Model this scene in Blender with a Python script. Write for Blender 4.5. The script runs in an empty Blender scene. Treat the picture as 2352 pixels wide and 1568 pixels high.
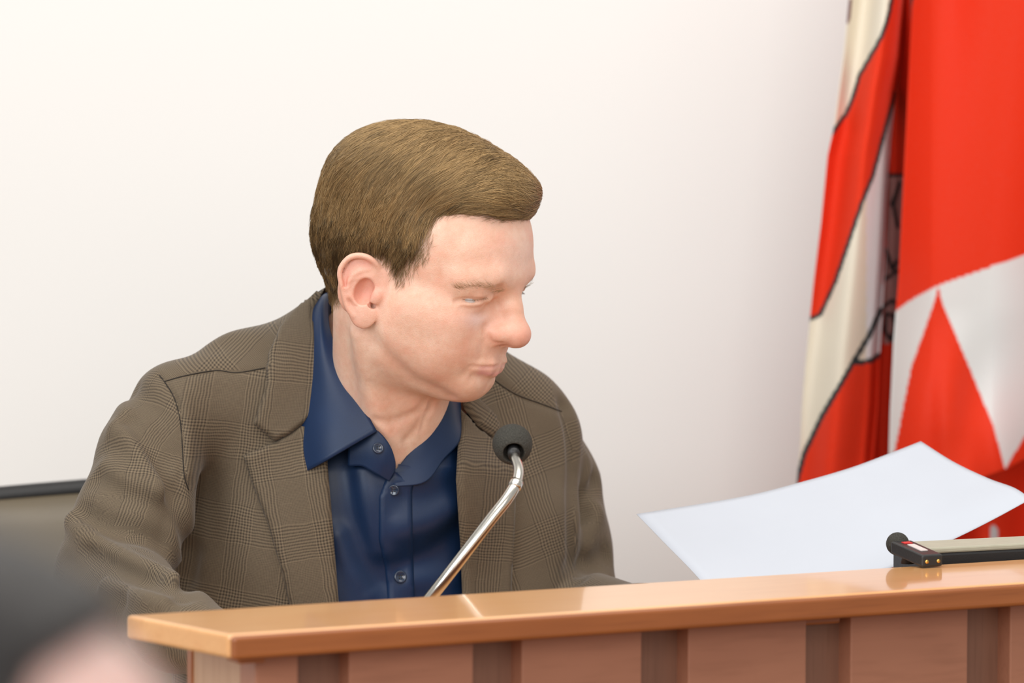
import bpy, bmesh, math, random
import numpy as np
from mathutils import Vector, Matrix

random.seed(7)
RNG = np.random.default_rng(7)
SC = bpy.context.scene
COL = SC.collection

# ------------------------------------------------------------------ camera
FP = 135 / 36 * 2352            # focal length in photo pixels
ZC = 1.46                       # lens height above the hall floor
VH = 280.0                      # horizon row in the photo
CPITCH = math.atan((784 - VH) / FP)
_c, _s = math.cos(CPITCH), math.sin(CPITCH)

cam_d = bpy.data.cameras.new('camera')
cam_d.lens = 135
cam_d.sensor_width = 36
cam_d.clip_start = 0.05
cam = bpy.data.objects.new('camera', cam_d)
COL.objects.link(cam)
cam.location = (0, 0, ZC)
cam.rotation_euler = (math.pi / 2 - CPITCH, 0, 0)
SC.camera = cam
cam_d.dof.use_dof = True
cam_d.dof.focus_distance = 3.30
cam_d.dof.aperture_fstop = 5.6
cam_d.dof.aperture_blades = 9

# ------------------------------------------------------------------ light and exposure
world = bpy.data.worlds.new('world')
SC.world = world
world.use_nodes = True
world.node_tree.nodes['Background'].inputs[0].default_value = (1.0, 0.965, 0.925, 1)
world.node_tree.nodes['Background'].inputs[1].default_value = 0.56
SC.view_settings.view_transform = 'Standard'
SC.view_settings.look = 'None'
SC.view_settings.gamma = 1
SC.view_settings.exposure = -0.10
SC.view_settings.use_curve_mapping = False


def area(name, loc, target, sx, sy, power, col):
    d = bpy.data.lights.new(name, 'AREA')
    d.shape = 'RECTANGLE'
    d.size, d.size_y = sx, sy
    d.energy = power
    d.color = col
    o = bpy.data.objects.new(name, d)
    COL.objects.link(o)
    o.location = loc
    o.rotation_euler = (Vector(target) - Vector(loc)).to_track_quat('-Z', 'Y').to_euler()
    return o


area('ceiling_lamp', (0.2, 2.5, 3.2), (0.2, 3.2, 1.0), 3.4, 1.6, 56, (1.0, 0.955, 0.90))
area('window_light', (-2.2, 0.3, 2.2), (0.2, 3.8, 1.3), 1.6, 1.8, 56, (0.91, 0.965, 1.0))
area('hall_fill', (0.35, -0.7, 2.4), (0.2, 3.6, 1.25), 2.2, 1.6, 54, (1.0, 0.96, 0.92))  # added unseen fill above the camera, set frontal to keep flag shadows short


# ------------------------------------------------------------------ helpers: pixels to rays
CAMP = np.array([0, 0, ZC])


def ray(u, v):
    x = (u - 1176) / FP
    y = (784 - v) / FP
    return np.array([x, _c + y * _s, -_s + y * _c])


def unp(u, v, Y):
    """point of the pixel's ray at world distance Y"""
    d = ray(u, v)
    return CAMP + d * (Y / d[1])


def unz(u, v, z):
    """point of the pixel's ray at height z"""
    d = ray(u, v)
    return CAMP + d * ((z - ZC) / d[2])


def proj(p):
    p = np.asarray(p) - CAMP
    dep = p[..., 1] * _c - p[..., 2] * _s
    up = p[..., 1] * _s + p[..., 2] * _c
    return np.stack([1176 + FP * p[..., 0] / dep, 784 - FP * up / dep], -1)


# ------------------------------------------------------------------ helpers: objects
def tag(o, label=None, cat=None, group=None, kind=None):
    for k, v in (('label', label), ('category', cat), ('group', group), ('kind', kind)):
        if v:
            o[k] = v
    return o


def empty(name, loc=(0, 0, 0), rz=0.0):
    o = bpy.data.objects.new(name, None)
    COL.objects.link(o)
    o.location = loc
    o.rotation_euler = (0, 0, rz)
    o.empty_display_size = 0.05
    return o


def meshobj(name, verts, faces, mat, parent=None, smooth=True, uv=None):
    me = bpy.data.meshes.new(name)
    if isinstance(faces, np.ndarray) and faces.ndim == 2:
        nv, nf, k = len(verts), len(faces), faces.shape[1]
        me.vertices.add(nv)
        me.vertices.foreach_set('co', np.ascontiguousarray(verts, dtype=np.float32).ravel())
        me.loops.add(nf * k)
        me.loops.foreach_set('vertex_index', np.ascontiguousarray(faces, dtype=np.int32).ravel())
        me.polygons.add(nf)
        me.polygons.foreach_set('loop_start', np.arange(0, nf * k, k, dtype=np.int32))
        me.polygons.foreach_set('loop_total', np.full(nf, k, dtype=np.int32))
        me.update(calc_edges=True)
        me.validate()
    else:
        me.from_pydata([tuple(map(float, v)) for v in verts], [], [tuple(int(i) for i in f) for f in faces])
        me.update()
    if smooth:
        me.polygons.foreach_set('use_smooth', [True] * len(me.polygons))
    if uv is not None:
        lay = me.uv_layers.new(name='UVMap')
        li = np.empty(len(me.loops), dtype=np.int32)
        me.loops.foreach_get('vertex_index', li)
        lay.data.foreach_set('uv', np.ascontiguousarray(uv[li], dtype=np.float32).ravel())
    if mat is not None:
        me.materials.append(mat)
    o = bpy.data.objects.new(name, me)
    COL.objects.link(o)
    if parent is not None:
        o.parent = parent
    return o


def local_to(parent_loc, verts):
    return np.asarray(verts) - np.asarray(parent_loc)


def vattr(o, name, arr):
    a = o.data.attributes.new(name, 'FLOAT', 'POINT')
    a.data.foreach_set('value', np.ascontiguousarray(arr, dtype=np.float32))


def vcolor(o, name, arr):
    a = o.data.color_attributes.new(name, 'FLOAT_COLOR', 'POINT')
    a.data.foreach_set('color', np.ascontiguousarray(arr, dtype=np.float32).ravel())


def bm_obj(name, bm, mat, parent=None, smooth=False):
    me = bpy.data.meshes.new(name)
    bm.normal_update()
    bm.to_mesh(me)
    bm.free()
    if smooth:
        me.polygons.foreach_set('use_smooth', [True] * len(me.polygons))
    me.materials.append(mat)
    o = bpy.data.objects.new(name, me)
    COL.objects.link(o)
    if parent is not None:
        o.parent = parent
    return o


def box_bm(lo, hi, bev=0.0, seg=2):
    bm = bmesh.new()
    bmesh.ops.create_cube(bm, size=1.0)
    lo, hi = Vector(lo), Vector(hi)
    for v in bm.verts:
        v.co = Vector([(lo[i] + hi[i]) / 2 + v.co[i] * (hi[i] - lo[i]) for i in range(3)])
    if bev:
        bmesh.ops.bevel(bm, geom=bm.edges[:], offset=bev, segments=seg, affect='EDGES', profile=0.5)
    return bm


def catmull(pts, n):
    """smooth curve through pts, n samples"""
    P = np.asarray(pts, float)
    k = len(P)
    if k == 2:
        t = np.linspace(0, 1, n)[:, None]
        return P[0] * (1 - t) + P[1] * t
    t = np.linspace(0, k - 1, n)
    i = np.minimum(t.astype(int), k - 2)
    f = (t - i)[:, None]
    p1, p2 = P[i], P[i + 1]
    p0 = np.where((i > 0)[:, None], P[np.maximum(i - 1, 0)], 2 * p1 - p2)
    p3 = np.where((i < k - 2)[:, None], P[np.minimum(i + 2, k - 1)], 2 * p2 - p1)
    return 0.5 * ((2 * p1) + (-p0 + p2) * f + (2 * p0 - 5 * p1 + 4 * p2 - p3) * f ** 2 + (-p0 + 3 * p1 - 3 * p2 + p3) * f ** 3)


def tube(pts, rad, seg=12, cap=True):
    """verts, faces of a tube along pts (rad scalar or list)"""
    P = np.asarray(pts, float)
    n = len(P)
    rad = np.broadcast_to(np.asarray(rad, float), (n,))
    T = np.gradient(P, axis=0)
    T /= np.linalg.norm(T, axis=1)[:, None]
    ref = np.array([0.31, 0.2, 0.93])
    N = np.cross(T[0], ref)
    N /= np.linalg.norm(N)
    V = []
    for i in range(n):
        N = N - T[i] * (N @ T[i])
        N /= np.linalg.norm(N)
        B = np.cross(T[i], N)
        for k in range(seg):
            a = 2 * math.pi * k / seg
            V.append(P[i] + rad[i] * (math.cos(a) * N + math.sin(a) * B))
    F = []
    for i in range(n - 1):
        for k in range(seg):
            k2 = (k + 1) % seg
            F.append((i * seg + k, i * seg + k2, (i + 1) * seg + k2, (i + 1) * seg + k))
    if cap:
        F.append(tuple(range(seg - 1, -1, -1)))
        F.append(tuple((n - 1) * seg + k for k in range(seg)))
    return np.array(V), F


def lathe(prof, seg=32):
    """prof: list of (r, z)"""
    V, F = [], []
    n = len(prof)
    for r, z in prof:
        for k in range(seg):
            a = 2 * math.pi * k / seg
            V.append((r * math.cos(a), r * math.sin(a), z))
    for i in range(n - 1):
        for k in range(seg):
            k2 = (k + 1) % seg
            F.append((i * seg + k, i * seg + k2, (i + 1) * seg + k2, (i + 1) * seg + k))
    F.append(tuple(range(seg - 1, -1, -1)))
    F.append(tuple((n - 1) * seg + k for k in range(seg)))
    return np.array(V), F


# ------------------------------------------------------------------ helpers: materials
def mat_new(name):
    m = bpy.data.materials.new(name)
    m.use_nodes = True
    nt = m.node_tree
    b = nt.nodes['Principled BSDF']
    return m, nt, b


def simple_mat(name, col, rough=0.5, metal=0.0, spec=0.5, noise=0.0, nscale=40.0, bump=0.0, coat=0.0, sheen=0.0):
    m, nt, b = mat_new(name)
    b.inputs['Base Color'].default_value = (*col, 1)
    b.inputs['Roughness'].default_value = rough
    b.inputs['Metallic'].default_value = metal
    b.inputs['Specular IOR Level'].default_value = spec
    b.inputs['Coat Weight'].default_value = coat
    b.inputs['Sheen Weight'].default_value = sheen
    if noise or bump:
        tc = nt.nodes.new('ShaderNodeTexCoord')
        nz = nt.nodes.new('ShaderNodeTexNoise')
        nz.inputs['Scale'].default_value = nscale
        nz.inputs['Detail'].default_value = 6
        nt.links.new(tc.outputs['Object'], nz.inputs['Vector'])
        if noise:
            mr = nt.nodes.new('ShaderNodeMapRange')
            mr.inputs[1].default_value = 0.3
            mr.inputs[2].default_value = 0.7
            mr.inputs[3].default_value = 1 - noise
            mr.inputs[4].default_value = 1 + noise
            nt.links.new(nz.outputs['Fac'], mr.inputs[0])
            mx = nt.nodes.new('ShaderNodeMix')
            mx.data_type = 'RGBA'
            mx.blend_type = 'MULTIPLY'
            mx.inputs[0].default_value = 1
            mx.inputs[6].default_value = (*col, 1)
            nt.links.new(mr.outputs[0], mx.inputs[7])
            nt.links.new(mx.outputs[2], b.inputs['Base Color'])
        if bump:
            bp = nt.nodes.new('ShaderNodeBump')
            bp.inputs['Strength'].default_value = bump
            bp.inputs['Distance'].default_value = 0.002
            nt.links.new(nz.outputs['Fac'], bp.inputs['Height'])
            nt.links.new(bp.outputs[0], b.inputs['Normal'])
    return m


# ------------------------------------------------------------------ helpers: implicit surfaces
def smin(a, b, k):
    h = np.maximum(k - np.abs(a - b), 0) / k
    return np.minimum(a, b) - h * h * k * 0.25


def smax(a, b, k):
    return -smin(-a, -b, k)


def ell(p, c, r):
    q = p - np.asarray(c, np.float32)
    r = np.asarray(r, np.float32)
    k0 = np.sqrt(((q / r) ** 2).sum(1)) + 1e-6
    k1 = np.sqrt(((q / (r * r)) ** 2).sum(1)) + 1e-9
    return k0 * (k0 - 1) / k1


def cap(p, a, b, ra, rb=None):
    rb = ra if rb is None else rb
    a = np.asarray(a, np.float32)
    b = np.asarray(b, np.float32)
    ab = b - a
    t = np.clip(((p - a) @ ab) / (ab @ ab), 0, 1)
    d = p - a - t[:, None] * ab
    return np.sqrt((d * d).sum(1)) - (ra + t * (rb - ra))


def chain(p, pts, rad, k=0.0):
    rad = np.broadcast_to(np.asarray(rad, float), (len(pts),))
    d = None
    for i in range(len(pts) - 1):
        e = cap(p, pts[i], pts[i + 1], rad[i], rad[i + 1])
        d = e if d is None else (np.minimum(d, e) if k == 0 else smin(d, e, k))
    return d


def evalf(f, P, chunk=60000):
    out = np.empty(len(P), np.float32)
    for i in range(0, len(P), chunk):
        out[i:i + chunk] = f(P[i:i + chunk])
    return out


def mesh_sdf(f, lo, hi, h, cs=4, newton=1):
    """surface nets on a narrow band; f maps (n,3) float32 -> distance"""
    lo = np.asarray(lo, float)
    nc = np.ceil((np.asarray(hi, float) - lo) / (h * cs)).astype(int)
    ax = [lo[i] + np.arange(nc[i] + 1) * h * cs for i in range(3)]
    G = np.stack(np.meshgrid(*ax, indexing='ij'), -1).reshape(-1, 3).astype(np.float32)
    C = evalf(f, G).reshape(nc + 1)
    mn = np.full(nc, 1e9)
    sg = C[:-1, :-1, :-1]
    for dx in (0, 1):
        for dy in (0, 1):
            for dz in (0, 1):
                mn = np.minimum(mn, np.abs(C[dx:nc[0] + dx, dy:nc[1] + dy, dz:nc[2] + dz]))
    act = mn < h * cs * 1.5
    N = nc * cs + 1
    D = np.zeros(N, np.float32)
    rep = np.repeat(np.repeat(np.repeat(np.where(sg < 0, -1.0, 1.0), cs, 0), cs, 1), cs, 2)
    D[:-1, :-1, :-1] = rep
    D[-1], D[:, -1], D[:, :, -1] = D[-2], D[:, -2], D[:, :, -2]
    M = np.zeros(N, bool)
    A = np.repeat(np.repeat(np.repeat(act, cs, 0), cs, 1), cs, 2)
    for dx in (0, 1):
        for dy in (0, 1):
            for dz in (0, 1):
                M[dx:N[0] - 1 + dx, dy:N[1] - 1 + dy, dz:N[2] - 1 + dz] |= A
    idx = np.argwhere(M)
    D[M] = evalf(f, (lo + idx * h).astype(np.float32))
    S = D < 0
    n0 = N - 1
    cnt = np.zeros(n0, np.int8)
    for dx in (0, 1):
        for dy in (0, 1):
            for dz in (0, 1):
                cnt += S[dx:n0[0] + dx, dy:n0[1] + dy, dz:n0[2] + dz]
    cell = np.argwhere((cnt > 0) & (cnt < 8))
    vid = np.full(n0, -1, np.int64)
    vid[cell[:, 0], cell[:, 1], cell[:, 2]] = np.arange(len(cell))
    acc = np.zeros((len(cell), 3))
    w = np.zeros(len(cell))
    corners = [(0, 0, 0), (1, 0, 0), (0, 1, 0), (1, 1, 0), (0, 0, 1), (1, 0, 1), (0, 1, 1), (1, 1, 1)]
    for a in range(8):
        for b in range(a + 1, 8):
            ca, cb = np.array(corners[a]), np.array(corners[b])
            if np.abs(ca - cb).sum() != 1:
                continue
            pa, pb = cell + ca, cell + cb
            da = D[pa[:, 0], pa[:, 1], pa[:, 2]]
            db = D[pb[:, 0], pb[:, 1], pb[:, 2]]
            m = (da < 0) != (db < 0)
            t = np.where(m, da / np.where(m, da - db, 1), 0)
            acc += np.where(m[:, None], pa + t[:, None] * (cb - ca), 0)
            w += m
    V = lo + acc / w[:, None] * h
    F = []
    for axis in range(3):
        o = [i for i in range(3) if i != axis]
        sl0 = [slice(None)] * 3
        sl1 = [slice(None)] * 3
        sl0[axis] = slice(0, -1)
        sl1[axis] = slice(1, None)
        E = S[tuple(sl0)] != S[tuple(sl1)]
        e = np.argwhere(E)
        ok = (e[:, o[0]] > 0) & (e[:, o[1]] > 0) & (e[:, o[0]] < n0[o[0]]) & (e[:, o[1]] < n0[o[1]])
        e = e[ok]
        neg = S[tuple(sl0)][e[:, 0], e[:, 1], e[:, 2]]
        q = []
        for d0, d1 in ((-1, -1), (0, -1), (0, 0), (-1, 0)):
            c = e.copy()
            c[:, o[0]] += d0
            c[:, o[1]] += d1
            q.append(vid[c[:, 0], c[:, 1], c[:, 2]])
        q = np.stack(q, 1)
        flip = neg if axis != 1 else ~neg
        q[~flip] = q[~flip][:, ::-1]
        F.append(q)
    F = np.concatenate(F)
    F = F[(F >= 0).all(1)]
    for _ in range(newton):
        g, d = grad(f, V)
        V = V - g * np.clip(d, -h, h)[:, None]
    return V, F


def grad(f, V, e=0.0006):
    V32 = np.asarray(V, np.float32)
    d0 = evalf(f, V32)
    g = np.empty((len(V), 3))
    for i in range(3):
        o = np.zeros(3, np.float32)
        o[i] = e
        g[:, i] = (evalf(f, V32 + o) - evalf(f, V32 - o)) / (2 * e)
    l2 = (g * g).sum(1)
    n = g / np.sqrt(l2 + 1e-12)[:, None]
    return n, d0 / np.sqrt(l2 + 1e-12)


def hit(f, u, v, y0=2.9, y1=3.9, n=400):
    """first point of the pixels' rays on the surface f=0 (arrays u, v)"""
    u = np.atleast_1d(np.asarray(u, float))
    v = np.atleast_1d(np.asarray(v, float))
    D = np.stack([ray(a, b) for a, b in zip(u, v)])
    D /= D[:, 1:2]
    t = np.full(len(u), y0)
    done = np.zeros(len(u), bool)
    for _ in range(n):
        d = evalf(f, (CAMP + D * t[:, None]).astype(np.float32))
        done |= d < 0.0002
        step = np.where(done, 0, np.clip(d * 0.7, 0.0002, 0.05))
        t = t + step
        if done.all() or (t[~done] > y1).all():
            break
    P = CAMP + D * t[:, None]
    ok = done & (t < y1)
    return P, ok

# ================================================================== head of the seated man (implicit surface, millimetres)
def rot_head(psi, p, r):
    psi, p, r = np.radians([psi, p, r])
    F = np.array([np.sin(psi), -np.cos(psi), 0])
    R = np.array([-np.cos(psi), -np.sin(psi), 0])
    U = np.array([0, 0, 1.0])
    F2 = F * np.cos(p) - U * np.sin(p)
    U2 = U * np.cos(p) + F * np.sin(p)
    U3 = U2 * np.cos(r) + R * np.sin(r)
    R3 = R * np.cos(r) - U2 * np.sin(r)
    return np.stack([R3, F2, U3], 1)          # columns: right, forward, up


HM = rot_head(62, 14, 2)
HO = unp(958, 683, 3.39)
HM32, HO32 = HM.astype(np.float32), HO.astype(np.float32)


def to_head(P):
    return ((P - HO32) @ HM32) * 1000.0


def from_head(q):
    return HO + (np.asarray(q, float) / 1000.0) @ HM.T


def pix_on_R(u, v, R):
    """pixel ray meets the head plane right = R (mm)"""
    d = ray(u, v)
    n = HM[:, 0]
    k = (R / 1000 - (CAMP - HO) @ n) / (d @ n)
    return (CAMP + d * k - HO) @ HM * 1000


def ear_pt(u, v, off=0.0):
    """pixel ray meets the plane of the near ear  (R + 0.42 F = 75)"""
    d = ray(u, v) @ HM
    o = (CAMP - HO) @ HM * 1000
    n = np.array([1.0, 0.42, 0.06])
    k = (76 - o @ n) / (d @ n)
    n = n / np.linalg.norm(n)
    return o + d * k + n * off


EAR_HELIX = [ear_pt(*p) for p in ((878, 640, -7), (869, 614, -2), (852, 595, 1), (833, 587, 1.5), (811, 588, 2), (795, 598, 2), (784, 614, 2),
                                  (781, 631, 2), (784, 650, 2), (788, 668, 1.5), (793, 689, 1), (800, 708, 0.5), (812, 724, 0))]
EAR_HELIX = list(catmull(EAR_HELIX, 37))
EAR_ANTI = [ear_pt(*p) for p in ((838, 697, 0), (818, 692, 0.5), (804, 679, 1), (799, 662, 1), (802, 645, 1), (812, 631, 0.5), (828, 622, 0), (846, 618, -1))]
EAR_ANTI2 = [ear_pt(*p) for p in ((812, 640, 0), (830, 637, -0.5), (856, 634, -1.5))]
EAR_C = ear_pt(823, 652, -2.6)
EAR_LOBE = ear_pt(835, 722, -0.5)
EAR_CONCHA = ear_pt(838, 667, 1.0)
EAR_TRAG = ear_pt(864, 682, 0.5)
EAR_ROOT = [ear_pt(*p) for p in ((884, 632, -6), (882, 665, -6), (880, 700, -6), (872, 728, -6))]
EAR_SCAPHA = [ear_pt(*p) for p in ((842, 604, 1.5), (812, 603, 1.8), (796, 622, 1.8), (794, 655, 1.6))]
_en = np.array([1.0, 0.42, 0.06])
_en = _en / np.linalg.norm(_en)
_eu = np.array([0, 0.1, 1.0])
_eu = _eu - _en * (_eu @ _en)
_eu /= np.linalg.norm(_eu)
_ef = np.cross(_eu, _en)
EAR_M = np.stack([_en, _ef, _eu], 1).astype(np.float32)


def ear_sdf(q):
    def loc(c):
        return (q - np.asarray(c, np.float32)) @ EAR_M
    z3 = np.zeros(3)
    plate = ell(loc(EAR_C), z3, (4.4, 17.6, 27.0))
    lobe = ell(loc(EAR_LOBE), z3, (3.4, 11.5, 12.5))
    e = smin(plate, lobe, 5)
    e = smin(e, chain(q, EAR_HELIX, np.interp(np.arange(37) / 3.0, np.arange(13), [2.2, 2.4, 2.6, 2.7, 2.7, 2.5, 2.4, 2.3, 2.2, 2.1, 2.2, 2.4, 2.4])), 2.2)
    e = smin(e, chain(q, EAR_ANTI, [2.0, 2.2, 2.3, 2.2, 2.0, 1.8, 1.6, 1.0], 1.0), 2.5)
    e = smin(e, chain(q, EAR_ANTI2, [1.6, 1.6, 1.2]), 2.0)
    e = smax(e, -chain(q, EAR_SCAPHA, [0.8, 1.0, 1.1, 0.8]), 1.8)
    # concha dug out, floor kept
    e = smin(e, ell(loc(EAR_CONCHA), (-10, 0, 0), (4.5, 13, 15)), 3)
    e = smax(e, -ell(loc(EAR_CONCHA), (0, 0, -1), (8.5, 8.6, 11.8)), 2.0)
    e = smax(e, -ell(loc(ear_pt(856, 700, 0)), z3, (4, 4.5, 3.5)), 1.5)
    e = smin(e, ell(loc(EAR_TRAG), z3, (2.8, 4.6, 6.0)), 4)
    e = smin(e, chain(q, EAR_ROOT, [4.5, 5.5, 5.5, 4.0]), 5)
    return e


NECK_A = np.array([0, -20, -18.0])
NECK_B = to_head(unp(893, 1075, 3.458)[None].astype(np.float32))[0]
SCM_A = np.array([60, -14, -32.0])
SCM_B = to_head(unp(905, 1100, 3.41)[None].astype(np.float32))[0]


def unit_(v):
    return v / np.linalg.norm(v)


def gauss_curve(q, pts, w):
    return np.exp(-(chain(q, pts, 0.0) / w) ** 2)


def head_forms(q):
    """skull, face and neck: the big forms"""
    m = np.stack([np.abs(q[:, 0]), q[:, 1], q[:, 2]], 1)
    d = ell(m, (0, -10, 52), (73, 94, 84))
    d = smin(d, ell(m, (0, 36, 56), (57, 60, 64)), 22)
    d = smin(d, ell(m, (0, 38, 8), (58, 50, 58)), 18)
    d = smin(d, ell(m, (0, 56, -26), (36, 35.5, 32)), 20)          # muzzle
    d = smin(d, cap(m, (49, 8, -36), (14, 66, -53), 15, 15), 20)   # jaw
    d = smin(d, ell(m, (0, 66.5, -58), (19, 16, 18)), 13)          # chin
    d = smin(d, ell(m, (36, 38, -20), (27, 36, 36)), 22)           # cheek
    d = smin(d, ell(m, (45, 12, -10), (27, 30, 36)), 18)           # side of the jaw
    d = smin(d, cap(m, (54, 28, 4), (40, 58, 2), 13, 13), 18)      # cheekbone
    d = smin(d, ell(m, (0, 30, -48), (34, 42, 20)), 16)            # under the jaw
    d = smin(d, cap(m, (34, 2, -50), (8, 46, -60), 22, 17), 18)     # fullness below the jaw
    nk = cap(q, NECK_A, NECK_B, 54, 52)
    nk = smin(nk, cap(q, SCM_A, SCM_B, 9, 6), 22)
    d = smin(d, nk, 14)
    d = smin(d, chain(m, [(0, 88, 42), (26, 84, 44), (46, 66, 38)], [8, 8.5, 8], 4), 14)   # brow ridge
    # eye socket, lids over the eyeball
    d = smax(d, -ell(m, (27, 92, 20), (17, 14, 9)), 12)
    lid = np.sqrt(((m - np.float32([31.5, 67.5, 19.5])) ** 2).sum(1)) - 14.0
    d = smin(d, lid, 5)
    d = smin(d, chain(m, [(46, 62, 27), (34, 77, 26.5), (24, 82.5, 26), (18, 83, 28)], [4.8, 6.6, 5.6, 3.8], 4), 4)  # hood
    # nose
    n = chain(m, [(0, 86, 38), (0, 93.5, 17), (0, 101.5, -2)], [7.6, 9.2, 11.0], 4)
    n = smin(n, ell(m, (0, 103.4, -5.5), (13.4, 12.8, 11.6)), 6)
    n = smin(n, ell(m, (13.6, 92.0, -6.5), (8.2, 11.5, 9.6)), 6)
    n = smin(n, ell(m, (0, 95, -11), (6, 10, 6)), 5)
    d = smin(d, n, 8)
    d = smax(d, -ell(m, (6.5, 98, -15.5), (3.0, 5.5, 3.4)), 2.0)   # nostril
    # lips
    d = smin(d, chain(m, [(25, 79, -37.0), (10, 90.6, -35), (0, 91.8, -35.6)], [1.8, 3.0, 3.2], 3), 8)
    d = smin(d, chain(m, [(21, 80, -42), (8, 88.5, -43.5), (0, 89.3, -44)], [2.4, 4.2, 4.6], 3), 6)
    return d


def _on_face(pix, dy=0.0):
    P, ok = hit(lambda p: head_forms(to_head(p)) / 1000, [a for a, b in pix], [b for a, b in pix])
    q = to_head(P.astype(np.float32))[ok]
    q[:, 0] = np.abs(q[:, 0])
    return [np.array(v) for v in q]


# creases (depth > 0) and soft ridges (depth < 0), traced in the photograph and laid on the surface
FACE_MARKS = [(_on_face(p), a, w) for p, a, w in (
    ([(1117, 752), (1116, 765), (1121, 778), (1131, 788), (1150, 790)], 2.4, 2.6),       # nose wing
    ([(1114, 748), (1128, 742), (1142, 745)], 0.9, 4.0),                                 # above the wing
    ([(1083, 843), (1098, 843), (1115, 844), (1135, 843), (1155, 838)], 2.1, 1.7),        # mouth
    ([(1084, 844), (1074, 852), (1066, 862)], 1.2, 4.0),
    ([(1090, 866), (1110, 868), (1130, 868)], 2.4, 6.0),                                 # under the lower lip
    ([(1110, 790), (1106, 808), (1102, 825)], 0.7, 4.0),                                 # nasolabial
    ([(1136, 672), (1128, 682), (1112, 689), (1090, 690), (1068, 689), (1048, 692)], 3.0, 2.2),  # under the hood
    ([(1147, 662), (1143, 676), (1138, 690)], 4.2, 4.6),                                 # inner corner
    ([(1060, 698), (1080, 700), (1105, 697)], -0.7, 2.2),
    ([(1060, 704), (1082, 709), (1105, 706)], 0.6, 2.0),
    ([(1062, 712), (1085, 722), (1112, 718)], 0.8, 4.0),                                 # bag
    ([(850, 775), (879, 808), (917, 846), (955, 876), (993, 893), (1028, 912)], 2.7, 8.5),   # jaw line
    ([(838, 770), (850, 830), (880, 900), (905, 950)], 0.7, 9.0),
    ([(992, 926), (960, 946), (925, 962), (892, 972), (866, 966)], 2.2, 4.5),
    ([(978, 950), (956, 985), (934, 1010)], 1.4, 4.0),
    ([(850, 880), (885, 935), (905, 985)], 0.8, 4.0),
    ([(1150, 815), (1152, 828)], 0.6, 3.0),
    ([(1165, 575), (1195, 573), (1215, 577)], 0.12, 2.0),                                # brow wrinkles
    ([(1160, 603), (1190, 600), (1215, 605)], 0.12, 2.0),
    ([(1050, 668), (1075, 672), (1105, 668)], -0.8, 5.0),
    ([(985, 790), (1010, 830), (1035, 865)], 0.7, 9.0),
)]


# the slit between the lids, and the eyeball just behind it
_sl = _on_face([(1066, 690), (1078, 692), (1091, 693), (1104, 691.5), (1116, 688)])
_in = np.array([31.0, 58.0, 19.0])
SLIT = [p + unit_(_in - p) * 1.2 for p in _sl]
EYE_R = 12.8
EYE_C = _sl[2] + unit_(_in - _sl[2]) * (EYE_R + 1.7)


def head_core(q):
    d = head_forms(q)
    m = np.stack([np.abs(q[:, 0]), q[:, 1], q[:, 2]], 1)
    band = np.abs(d) < 8
    if band.any():
        mb = m[band]
        add = np.zeros(len(mb), np.float32)
        for pts, a, w in FACE_MARKS:
            if len(pts) > 1:
                add += a * gauss_curve(mb, pts, w)
        d[band] += add
        d[band] = smax(d[band], -chain(mb, SLIT, [0.3, 1.0, 1.25, 1.0, 0.3]), 0.7)
    return d


def head_sdf(P):
    q = to_head(P)
    d = head_core(q)
    near = q[:, 0] > 55
    if near.any():
        d[near] = smin(d[near], ear_sdf(q[near]), 3.5)
    far = q[:, 0] < -55
    if far.any():
        d[far] = smin(d[far], ear_sdf(q[far] * np.float32([-1, 1, 1])), 3.5)
    return d / 1000.0


def skull_sdf(P):
    return head_forms(to_head(P)) / 1000.0

# ================================================================== clothes of the seated man (implicit surface, metres)
def pr(u, v, Y, rpx):
    """ball centre on a pixel ray at distance Y with a radius given in photo pixels"""
    return (unp(u, v, Y), rpx * Y / FP)


def balls(p, spec, k):
    d = None
    for (a, ra), (b, rb) in zip(spec[:-1], spec[1:]):
        e = cap(p, a, b, ra, rb)
        d = e if d is None else smin(d, e, k)
    return d


BYAW = math.radians(26)                 # chest turned towards the flags
_bx = np.array([math.cos(BYAW), math.sin(BYAW), 0])      # across the chest, towards his left
_by = np.array([-math.sin(BYAW), math.cos(BYAW), 0])     # into the chest
BODY_M = np.stack([_bx, _by, np.array([0, 0, 1.0])], 1).astype(np.float32)

GIRDLE_R = [pr(820, 760, 3.50, 86), pr(705, 868, 3.485, 96), pr(560, 886, 3.45, 110), pr(440, 950, 3.42, 116)]
GIRDLE_L = [pr(930, 790, 3.54, 80), pr(1080, 890, 3.57, 86), pr(1180, 960, 3.575, 100), pr(1225, 1010, 3.575, 104)]
COLLAR_N = [pr(905, 1100, 3.466, 222), pr(900, 1000, 3.475, 150), pr(815, 762, 3.50, 84)]
CHEST_C = unp(835, 1240, 3.515)
BELLY_C = unp(850, 1560, 3.53)
SLEEVE_R = [pr(400, 968, 3.405, 112), pr(347, 1050, 3.385, 114), pr(306, 1200, 3.35, 128), pr(262, 1310, 3.33, 130)]
FORE_R = [pr(250, 1325, 3.325, 122), pr(400, 1440, 3.19, 92), pr(540, 1500, 3.13, 76)]
FLANK_L = [pr(1180, 1000, 3.555, 112), pr(1196, 1200, 3.525, 118), pr(1203, 1430, 3.51, 118)]
SLEEVE_L = [pr(1228, 1030, 3.605, 106), pr(1252, 1120, 3.605, 119), pr(1280, 1250, 3.59, 114), pr(1312, 1400, 3.555, 116)]
FORE_L = [pr(1318, 1412, 3.52, 112), pr(1480, 1440, 3.40, 88), pr(1570, 1448, 3.34, 68)]


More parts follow.
